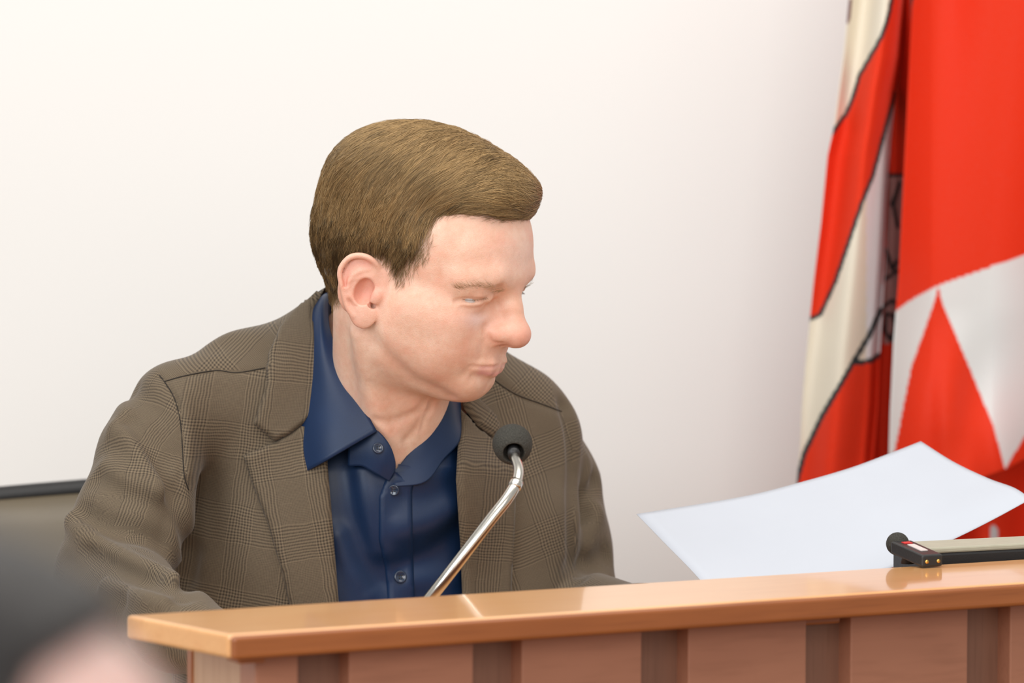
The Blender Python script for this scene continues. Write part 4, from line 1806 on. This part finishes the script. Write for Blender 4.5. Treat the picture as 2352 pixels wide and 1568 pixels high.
def rounded_panel(w, hgt, dep, bulge, name, mat, parent, loc, rx=0.0, seg=28):
    """upholstered panel: rounded outline, soft front"""
    def f(p):
        q_ = np.abs(p) - np.float32([w / 2 - 0.05, dep / 2 - 0.025, hgt / 2 - 0.05])
        d = np.sqrt((np.maximum(q_ * np.float32([1, 1.6, 1]), 0) ** 2).sum(1)) - 0.045
        return d - bulge * np.clip(1 - (p[:, 0] / (w / 2)) ** 2, 0, 1) * np.clip(1 - (p[:, 2] / (hgt / 2)) ** 2, 0, 1) * (p[:, 1] < 0)
    V_, F_ = mesh_sdf(f, (-w / 2 - 0.05, -dep / 2 - 0.06, -hgt / 2 - 0.05), (w / 2 + 0.05, dep / 2 + 0.06, hgt / 2 + 0.05), 0.007, newton=1)
    o = meshobj(name, V_, F_, mat, parent)
    o.location = loc
    o.rotation_euler = (rx, 0, 0)
    return o


rounded_panel(0.60, 0.56, 0.10, 0.02, 'backrest', M_LEATHER, chair, (0, 0.12, ztop - 0.285), math.radians(-15)).rotation_euler.y = math.radians(-3.5)
rounded_panel(0.54, 0.50, 0.12, 0.015, 'seat', M_LEATHER, chair, (0.06, -0.16, 0.42), math.radians(-90))
pts = [(-0.297, 0, -0.2), (-0.297, 0, 0.21), (-0.26, 0, 0.268), (-0.2, 0, 0.283), (0.2, 0, 0.283), (0.26, 0, 0.268), (0.297, 0, 0.21), (0.297, 0, -0.2)]
V_, F_ = tube(catmull(pts, 80), 0.010, 10)
pp_ = meshobj('piping', V_, F_, M_PIPING, chair)
pp_.location = (0, 0.088, ztop - 0.285)
pp_.rotation_euler = (math.radians(-15), math.radians(-3.5), 0)
V_, F_ = tube([(0.06, -0.1, 0.07), (0.06, -0.1, 0.38)], 0.028, 16)
meshobj('gas_column', V_, F_, M_BLACK, chair)
for k in range(5):
    a = 2 * math.pi * k / 5 + 0.3
    V_, F_ = tube([(0.06, -0.1, 0.10), (0.06 + 0.15 * math.cos(a), -0.1 + 0.15 * math.sin(a), 0.085), (0.06 + 0.29 * math.cos(a), -0.1 + 0.29 * math.sin(a), 0.066)], [0.026, 0.02, 0.016], 10)
    lg = meshobj('base_leg', V_, F_, M_BLACK, chair)
    V_, F_ = lathe([(0.001, -0.012), (0.024, -0.012), (0.027, -0.006), (0.027, 0.006), (0.024, 0.012), (0.001, 0.012)], 20)
    V_ = V_[:, [2, 0, 1]] @ np.array([[math.cos(a + 1.57), math.sin(a + 1.57), 0], [-math.sin(a + 1.57), math.cos(a + 1.57), 0], [0, 0, 1]])
    meshobj('caster', V_ + [0.06 + 0.29 * math.cos(a), -0.1 + 0.29 * math.sin(a), 0.0275], F_, M_BLACK, lg)
V_, F_ = tube(catmull([(0.05, 0.06, 0.36), (0.03, 0.17, 0.38), (0.0, 0.175, 0.52)], 12), 0.022, 10)
meshobj('back_bracket', V_, F_, M_BLACK, chair)

# ================================================================== gooseneck microphone
MY = 3.13
mpx = [(905, 1478, MY + .02), (950, 1420, MY + .012), (1008, 1348, MY), (1070, 1268, MY), (1130, 1190, MY + .005), (1165, 1145, MY + .01), (1186, 1108, MY + .018), (1191, 1078, MY + .028), (1184, 1052, MY + .040), (1179, 1038, MY + .047)]
mic_pts = np.array([unp(*p) for p in mpx])
base_xy = mic_pts[0]
mic = empty('gooseneck_microphone', (base_xy[0], base_xy[1], DESKZ))
tag(mic, 'steel gooseneck microphone with a round grey foam cap before the man', 'microphone')
mo = np.array([base_xy[0], base_xy[1], DESKZ])
mic_pts = np.vstack([[base_xy[0] - 0.004, base_xy[1] + 0.004, DESKZ + 0.012], mic_pts])
V_, F_ = tube(catmull(mic_pts, 70) - mo, np.interp(np.arange(70), [0, 46, 50, 69], [0.0052, 0.0050, 0.0042, 0.0040]), 20)
meshobj('gooseneck', V_, F_, M_CHROME, mic)
jn = catmull(mic_pts, 70)[46:50] - mo
V_, F_ = tube(jn, 0.0056, 20)
meshobj('joint_ring', V_, F_, M_CHROME, mic)
ball_c = unp(1177, 1019, MY + 0.058)
ax = unit(ball_c - unp(1181, 1046, MY + 0.040))


def foam_sdf(p):
    d = np.sqrt(((p - ball_c.astype(np.float32)) ** 2).sum(1)) - 0.0158
    d = smin(d, cap(p, ball_c, ball_c - ax * 0.004, 0.0156, 0.0150), 0.004)
    return smax(d, -cap(p, ball_c - ax * 0.011, ball_c - ax * 0.03, 0.0082, 0.0098), 0.0025)


V_, F_ = mesh_sdf(foam_sdf, ball_c - 0.024, ball_c + 0.024, 0.0009)
meshobj('foam_windscreen', V_ - mo, F_, M_FOAM, mic)
V_, F_ = tube(np.array([ball_c - ax * 0.019, ball_c - ax * 0.006]) - mo, 0.0052, 20)
meshobj('capsule', V_, F_, M_BLACK, mic)
V_, F_ = lathe([(0.0001, 0.0), (0.045, 0.0), (0.046, 0.006), (0.040, 0.018), (0.012, 0.024), (0.0001, 0.024)], 36)
meshobj('base', V_, F_, M_BLACK, mic)

# ================================================================== sheet of paper in his left hand
yl, yt, yr, yb = 3.40, 3.54, 3.40, 3.27
e_lt = catmull([(1462, 1180, 0), (1700, 1141, .33), (1835, 1108, .56), (1950, 1075, .74), (2040, 1042, .88), (2115, 1013, 1)], 41)
e_tr = catmull([(2115, 1013, 0), (2190, 1060, .3), (2270, 1098, .62), (2330, 1120, .85), (2368, 1145, 1)], 31)
e_br = catmull([(1676, 1412, 0), (1860, 1368, .28), (2060, 1298, .57), (2190, 1238, .76), (2280, 1193, .88), (2368, 1145, 1)], 41)
e_lb = catmull([(1462, 1180, 0), (1530, 1250, .35), (1600, 1322, .62), (1676, 1412, 1)], 31)


def lift3(e, a, b):
    return np.array([unp(p[0], p[1], a + (b - a) * p[2]) for p in e])


LTc, TRc, BRc, LBc = lift3(e_lt, yl, yt), lift3(e_tr, yt, yr), lift3(e_br, yb, yr), lift3(e_lb, yl, yb)
nu, nv = 41, 31
s_ = np.linspace(0, 1, nu)[None, :, None]
t_ = np.linspace(0, 1, nv)[:, None, None]
c0, c1, d0_, d1_ = LTc[None], BRc[None], LBc[:, None], TRc[:, None]
G = (1 - t_) * c0 + t_ * c1 + (1 - s_) * d0_ + s_ * d1_ - ((1 - s_) * (1 - t_) * LTc[0] + s_ * (1 - t_) * LTc[-1] + (1 - s_) * t_ * BRc[0] + s_ * t_ * BRc[-1])
print('paper edges', [round(float(np.linalg.norm(np.diff(e, axis=0), axis=1).sum()), 3) for e in (LTc, TRc, BRc, LBc)])
V_ = G.reshape(-1, 3)
F_ = [(j * nu + i, (j + 1) * nu + i, (j + 1) * nu + i + 1, j * nu + i + 1) for j in range(nv - 1) for i in range(nu - 1)]
paper = meshobj('paper_sheet', V_, F_, M_PAPER)
so = paper.modifiers.new('sheet', 'SOLIDIFY')
so.thickness = 0.0003
tag(paper, 'blank white sheet of paper held up beside the man over the counter', 'paper')

# ================================================================== small recorder on the ledge
ra = unz(2142, 1304, LZ)
rb = unz(2080, 1293, LZ)
rdir = unit((ra - rb) * [1, 1, 0])
rec = empty('audio_recorder', (ra[0], ra[1], LZ), math.atan2(rdir[1], rdir[0]))
tag(rec, 'small black recorder with a round foam tip lying on the ledge', 'recorder')
tilt = math.radians(9)


def rec_part(name, bm, mat, parent=rec):
    o = bm_obj(name, bm, mat, parent)
    return o


RL = 0.047
bodyb = box_bm((-RL, -0.0105, 0.0), (0.0, 0.0105, 0.0105), 0.002, 3)
for v in bodyb.verts:
    x = v.co.x
    v.co.z += -x * math.tan(tilt) + 0.0006
ro = bm_obj('body', bodyb, M_BLACK, rec)
for nm, x0_, x1_, y0_, y1_, mt in (('red_mark', -0.040, -0.035, -0.004, 0.004, simple_mat('red_print', (0.6, 0.03, 0.03), 0.5)),
                                   ('label_strip', -0.032, -0.012, -0.0035, 0.0035, simple_mat('pale_print', (0.72, 0.62, 0.60), 0.5))):
    bb = box_bm((x0_, y0_, 0.0106), (x1_, y1_, 0.0113))
    for v in bb.verts:
        v.co.z += -v.co.x * math.tan(tilt) + 0.0006
    bm_obj(nm, bb, mt, ro)
for yy in (-0.0058, 0.0058):
    V_, F_ = tube([(-0.001, yy, 0.0055), (0.0006, yy, 0.0055)], 0.0016, 12)
    meshobj('screw', V_, F_, simple_mat('brass', (0.75, 0.45, 0.12), 0.3, metal=1.0), ro)
V_, F_ = tube([(-RL * 0.78, 0, 0.0), (-RL * 0.78, 0, 0.012)], [0.006, 0.005], 12)
meshobj('foot', V_, F_, M_BLACK, rec)
bm = bmesh.new()
bmesh.ops.create_uvsphere(bm, u_segments=32, v_segments=20, radius=0.0098)
fb = bm_obj('foam_tip', bm, M_FOAM, rec, smooth=True)
fb.location = (-RL - 0.006, 0.001, 0.0150)

# ================================================================== black box behind the ledge
zb = 1.101
cs_ = [unz(2116, 1259, zb), unz(2352, 1247, zb), unz(2352, 1222, zb), unz(2104, 1245, zb)]
bdir = unit(((cs_[1] - cs_[0]) * [1, 1, 0]))
bn_ = np.array([-bdir[1], bdir[0], 0])
bdep = float((cs_[3] - cs_[0]) @ bn_)
print('box depth', bdep, 'Y', cs_[0][1])
case = empty('equipment_box', (cs_[0][0], cs_[0][1], DESKZ), math.atan2(bdir[1], bdir[0]))
tag(case, 'low black box with a pale grey-green top standing behind the ledge', 'box')
bm_obj('body', box_bm((0, 0, 0), (0.30, max(bdep, 0.05), zb - DESKZ - 0.004), 0.003), M_BLACK, case)
bm_obj('top_panel', box_bm((-0.0005, -0.0005, zb - DESKZ - 0.005), (0.3005, max(bdep, 0.05) + 0.0005, zb - DESKZ), 0.0015), M_GREYTOP, case)

# ================================================================== flags
RED = (0.76, 0.034, 0.007)
CREAM = (0.80, 0.74, 0.62)
SHADED_WHITE = (0.80, 0.80, 0.84)
TEAL = (0.012, 0.03, 0.035)


def lerp_curve(pts, v):
    p = np.array(pts, float)
    return np.interp(v, p[:, 1], p[:, 0])


def flag_cloth(name, left, right, v0, v1, Yfun, paint, mat, parent, du=3.0, dv=4.0, bot=None):
    vs = np.arange(v0, v1 + 1, dv)
    L = lerp_curve(left, vs)
    R_ = lerp_curve(right, vs)
    n = int((R_ - L).max() / du)
    s = np.linspace(0, 1, n)
    U = L[:, None] + (R_ - L)[:, None] * s[None]
    Vv = np.repeat(vs[:, None], n, 1)
    if bot is not None:
        Vv = v0 + (np.interp(U, bot[0], bot[1]) - v0) * ((Vv - v0) / (v1 - v0))
    Yd = Yfun(U, Vv, np.repeat(s[None], len(vs), 0))
    uu, vv, yy = U.ravel(), Vv.ravel(), Yd.ravel()
    x = (uu - 1176) / FP
    y = (784 - vv) / FP
    D = np.stack([x, _c + y * _s, -_s + y * _c], 1)
    P = CAMP + D * (yy / D[:, 1])[:, None]
    idx = np.arange(len(P)).reshape(len(vs), n)
    F = np.stack([idx[:-1, :-1], idx[1:, :-1], idx[1:, 1:], idx[:-1, 1:]], -1).reshape(-1, 4)
    o = meshobj(name, P - np.array(parent.location), F, mat, parent)
    col = paint(uu, vv)
    vcolor(o, 'print', np.concatenate([col, np.ones((len(col), 1))], 1))
    so = o.modifiers.new('cloth', 'SOLIDIFY')
    so.thickness = 0.0012
    return o


def near_line(uu, vv, pts, w):
    p = np.stack([uu, vv], 1)
    d = np.full(len(p), 1e9)
    for a, b in zip(np.array(pts[:-1], float), np.array(pts[1:], float)):
        ab = b - a
        t = np.clip(((p - a) @ ab) / (ab @ ab), 0, 1)
        d = np.minimum(d, np.linalg.norm(p - a - t[:, None] * ab, axis=1))
    return d < w


A_LEFT = [(2070, -380), (2060, -200), (2048, 0), (2041, 36), (2026, 82), (2000, 128), (1974, 173), (1959, 224), (1944, 260), (1911, 306)]
A_SIDE = [(1911, 306), (1903, 357), (1888, 510), (1872, 638), (1862, 732)]
A_RIGHT = [(1862, 732), (1884, 722), (1918, 648), (1954, 541), (1980, 464), (2005, 403), (2020, 347), (2036, 286), (2056, 214), (2071, 133), (2082, 0), (2090, -380)]
B_TOP = [(2023, 712), (1995, 773), (1958, 835)]
B_EDGE = [(1958, 835), (1930, 884), (1889, 953), (1848, 1039), (1828, 1112), (1800, 1240)]


def paint_a(uu, vv):
    p = np.stack([uu, vv], 1)
    c = np.tile(np.array(CREAM), (len(p), 1))
    c[(uu > 1990) & (vv > 250)] = SHADED_WHITE  # lavender strip: shading of a fold put into the cloth colour
    c[in_poly(p, A_LEFT + A_SIDE[1:] + A_RIGHT[1:])] = RED
    c[in_poly(p, [(1958, 838), (2021, 814), (2060, 800), (2060, 1500), (1700, 1500)] + B_EDGE[::-1])] = RED
    for ln, w in ((A_LEFT, 4.5), (A_RIGHT[:9], 4.5), (B_TOP, 6.0), ([(1958, 835), (2000, 828), (2021, 814)], 5.5), (B_EDGE, 5.5)):
        c[near_line(uu, vv, ln, w)] = TEAL
    c[near_line(uu, vv, [(1955, 0), (1948, 50)], 3.0)] = (0.2, 0.1, 0.1)
    return c


def fold_a(U, V, s):
    return 4.13 + 0.035 * np.sin(s * 7.5 + V / 700.0) * (0.4 + s * 0.6) + 0.05 * sstep(s, 0.86, 1.0)


EMB = [(2040, 398), (2082, 398), (2080, 560), (2076, 780), (2028, 792), (2030, 690), (2036, 560)]


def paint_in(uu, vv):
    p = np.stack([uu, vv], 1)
    c = np.tile(np.array(RED) * 0.8, (len(p), 1))  # flag red darkened for the shade inside the fold
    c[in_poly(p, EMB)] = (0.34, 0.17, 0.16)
    for ln in ([(2040, 402), (2078, 402)], [(2066, 420), (2052, 470), (2062, 520)], [(2048, 470), (2060, 440)], [(2036, 575), (2050, 620), (2060, 600)], [(2034, 640), (2062, 622)],
               [(2028, 705), (2050, 690), (2062, 700)], [(2036, 720), (2032, 760), (2046, 782), (2058, 750), (2050, 722), (2036, 720)]):
        c[near_line(uu, vv, ln, 4.5)] = (0.02, 0.016, 0.018)
    return c


def paint_b(uu, vv):
    p = np.stack([uu, vv], 1)
    c = np.tile(np.array(RED), (len(p), 1))
    white = [(2030, 735), (2056, 714), (2100, 684), (2153, 656), (2260, 618), (2352, 584), (2560, 500), (2560, 900), (2352, 1002), (2312, 1078), (2240, 1060), (2056, 1060), (2030, 1060)]
    c[in_poly(p, white)] = (0.72, 0.74, 0.74)
    c[in_poly(p, [(2155, 658), (2144, 700), (2093, 843), (2056, 1030), (2040, 1110), (2310, 1110), (2307, 1070), (2281, 977), (2223, 835), (2166, 700)])] = RED
    c[in_poly(p, [(2600, 880), (2352, 1002), (2313, 1072), (2300, 1130), (2600, 1130)])] = RED
    return c


def fold_b(U, V, s):
    f = 4.13 + 0.05 * np.sin(np.clip((U - 2040) / 300.0, 0, 1.15) * math.pi) - 0.024 * np.sin((U - 2100) / 66.0 + V / 600.0) * np.clip((U - 2140) / 140, 0, 1)
    lo_ = sstep(V, 700, 1000)
    f = f - 0.035 * lo_ * np.exp(-((U - 2190) / 70.0) ** 2) + 0.018 * lo_ * np.sin((U + V * 0.6) / 60.0) * sstep(U, 2160, 2240)
    return f


M_FLAG = make_cloth_print('flag_cloth', 0.6, 0.0)
M_FLAG2 = make_cloth_print('flag_satin', 0.45, 0.0)
M_GOLD = simple_mat('gilt', (0.8, 0.55, 0.18), 0.3, metal=1.0)


def flag_stand(label, px_u, Y, lean, name):
    base = unp(px_u, 600, Y)
    o = empty(name, (base[0], base[1], PODIUM))
    tag(o, label, 'flag')
    V_, F_ = lathe([(0.0001, 0.0), (0.085, 0.0), (0.085, 0.014), (0.07, 0.03), (0.03, 0.045), (0.03, 0.12), (0.0001, 0.12)], 36)
    meshobj('base', V_, F_, M_DARKWOOD, o)
    H = 2.05
    V_, F_ = tube([(0, 0, 0.02), (lean * 0.5, 0, H * 0.5), (lean, 0, H)], 0.0125, 16)
    meshobj('pole', V_, F_, M_DARKWOOD, o)
    V_, F_ = lathe([(0.0001, -0.02), (0.016, -0.015), (0.012, 0.0), (0.026, 0.02), (0.020, 0.05), (0.006, 0.09), (0.0001, 0.10)], 20)
    meshobj('finial', V_ + [lean, 0, H + 0.015], F_, M_GOLD, o)
    return o


fa = flag_stand('white and red flag with black outlines hanging on a dark pole', 2078, 4.26, 0.012, 'flag')  # its dark pole also stands in for the shade between the two flags
flag_cloth('cloth', [(2062, -560), (1985, -300), (1952, 0), (1940, 120), (1916, 300), (1903, 357), (1888, 510), (1872, 638), (1862, 732), (1852, 830), (1843, 930), (1838, 1030), (1830, 1112), (1800, 1500)],
           [(2085, -560), (2092, -300), (2083, 0), (2072, 133), (2058, 214), (2046, 330), (2040, 450), (2034, 600), (2028, 700), (2020, 815), (2016, 930), (2005, 1055), (1996, 1500)],
           -560, 1420, fold_a, paint_a, M_FLAG, fa)
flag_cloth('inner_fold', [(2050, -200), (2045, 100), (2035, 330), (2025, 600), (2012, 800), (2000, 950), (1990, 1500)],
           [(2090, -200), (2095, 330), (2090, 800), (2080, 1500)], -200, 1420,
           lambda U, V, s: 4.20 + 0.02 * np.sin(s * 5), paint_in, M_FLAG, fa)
fb_ = flag_stand('red flag with silvery white triangles hanging beside the outlined flag', 2470, 4.30, -0.02, 'flag')
flag_cloth('cloth', [(2260, -560), (2150, -300), (2096, 0), (2086, 200), (2076, 400), (2066, 600), (2054, 740), (2046, 900), (2040, 1100), (2035, 1110)],
           [(2330, -560), (2480, -300), (2540, 0), (2570, 600), (2570, 1110)], -560, 1070,
           fold_b, paint_b, M_FLAG2, fb_, bot=([2030, 2200, 2262, 2310, 2352, 2560], [1125, 1108, 1098, 1080, 1058, 960]))
hem_l = [(2040, 1060), (2040, 1112)]
flag_cloth('back_fold', [(2060, 900), (2050, 1100), (2048, 1500)], [(2560, 900), (2560, 1500)], 900, 1460,
           lambda U, V, s: 4.24 + 0.025 * np.sin(U / 34.0 + 1.0),
           lambda u, v: np.where(near_line(u, v, [(2282, 1215), (2290, 1290)], 9)[:, None], np.array([[0.6, 0.6, 0.62]]), np.array([RED])), M_FLAG, fb_)
lap('flags')

# ================================================================== listener in front, far out of focus
LY = 1.05
lh = np.array(unp(-215, 2035, LY))           # centre of the skull
LM_ = rot_head(84, 4, 0)


def lq(p):
    return ((p - lh.astype(np.float32)) @ LM_.astype(np.float32)) * 1000


def listener_sdf(p):
    q_ = lq(p)
    m = np.stack([np.abs(q_[:, 0]), q_[:, 1], q_[:, 2]], 1)
    d = ell(m, (0, -8, 10), (73, 94, 84))
    d = smin(d, ell(m, (0, 38, -34), (57, 52, 60)), 18)
    d = smin(d, ell(m, (0, 60, -72), (34, 32, 34)), 18)
    d = smin(d, cap(m, (0, 96, -10), (0, 110, -46), 8, 12), 10)
    d = smax(d, -ell(m, (32, 92, -22), (16, 14, 10)), 10)
    d = smin(d, ell(m, (31, 72, -24), (13, 13, 13)), 5)
    d = smin(d, ell(m, (0, 86, -84), (24, 9, 6)), 8)
    d = smax(d, -cap(m, (0, 98, -84), (22, 88, -84), 1.0), 3)
    d = smin(d, ell(m, (0, 70, -106), (20, 16, 15)), 14)
    d = smin(d, ell(m, (76, -4, -40), (4, 16, 30)), 6)
    d = smin(d, cap(m, (0, -24, -60), (0, -40, -170), 56, 60), 20)
    d = smin(d, cap(m, (0, -40, -185), (150, -45, -230), 55, 62), 40)
    d = smin(d, ell(m, (0, -40, -360), (170, 110, 200)), 50)
    d = smin(d, ell(m, (0, -20, -560), (170, 130, 120)), 60)
    d = smin(d, chain(m, [(185, -45, -250), (215, 0, -480), (170, 190, -560)], [50, 42, 34], 20), 20)
    d = smin(d, chain(m, [(170, 190, -560), (150, 250, -575)], [34, 30], 10), 14)
    d = smin(d, chain(m, [(95, -20, -600), (110, 390, -600), (110, 385, -lh[2] * 1000 + 60), (110, 480, -lh[2] * 1000 + 42)], [82, 62, 48, 36], 20), 30)
    return d / 1000


LVv, LFf = mesh_sdf(listener_sdf, lh - [0.62, 0.62, lh[2] + 0.02], lh + [0.62, 0.62, 0.14], 0.009, newton=0)
M_SKIN2 = make_skin('listener_skin', (0.70, 0.50, 0.47), False)
M_DARKHAIR = simple_mat('dark_hair', (0.012, 0.010, 0.010), 0.5, noise=0.4, nscale=90, bump=0.5)
M_GREYCLOTH = simple_mat('dark_grey_cloth', (0.03, 0.03, 0.036), 0.85, noise=0.2, nscale=300)
lis = meshobj('person', LVv, LFf, M_SKIN2)
tag(lis, 'dark-haired listener sitting in the hall in front of the counter', 'person')
lq_ = lq(LVv.astype(np.float32))
clothes = (lq_[:, 2] < -165) & ~((np.abs(lq_[:, 0]) < 190) & (lq_[:, 1] > 205) & (lq_[:, 2] > -640))
N, _x = grad(listener_sdf, LVv, 0.004)
V_, F_, _u = compact(LVv + N * 0.006, LFf[clothes[LFf].all(1)])
co = meshobj('clothes', V_, F_, M_GREYCLOTH, lis)


def lhair(p):
    q_ = lq(p)
    m = np.stack([np.abs(q_[:, 0]), q_[:, 1], q_[:, 2]], 1)
    d = ell(m, (0, -10, 12), (84, 102, 92))
    cut = q_[:, 1] - (41 + 1.4 * np.clip(q_[:, 2] - 68, 0, 60))
    low = -(q_[:, 2] + 52 - np.clip(q_[:, 1] * 0.35, -10, 60))
    return smax(smax(d, cut, 12), low, 14) / 1000


V_, F_ = mesh_sdf(lhair, lh - 0.14, lh + 0.14, 0.004)
meshobj('hair', V_, F_, M_DARKHAIR, lis)

# the chair the listener sits on
lc = lh + LM_ @ np.array([0, -0.03, 0])
seatz = float(lh[2] - 0.685)
hch = empty('hall_chair', (lc[0], lc[1], 0), math.atan2(LM_[1, 1], LM_[0, 1]) - math.pi / 2)
tag(hch, 'grey upholstered hall chair under the dark-haired listener', 'chair')
bm_obj('seat', box_bm((-0.23, -0.20, seatz - 0.06), (0.23, 0.25, seatz), 0.02, 3), M_GREYCLOTH, hch)
bm_obj('backrest', box_bm((-0.22, -0.235, seatz + 0.10), (0.22, -0.195, seatz + 0.42), 0.015, 3), M_GREYCLOTH, hch)
for sx in (-1, 1):
    for sy in (-0.17, 0.21):
        V_, F_ = tube([(sx * 0.20, sy, 0.0), (sx * 0.20, sy, seatz - 0.05)], 0.012, 12)
        meshobj('leg', V_, F_, M_BLACK, hch)
    V_, F_ = tube([(sx * 0.20, -0.17, seatz - 0.05), (sx * 0.20, -0.225, seatz + 0.38)], 0.011, 12)
    meshobj('back_post', V_, F_, M_BLACK, hch)
lap('listener')
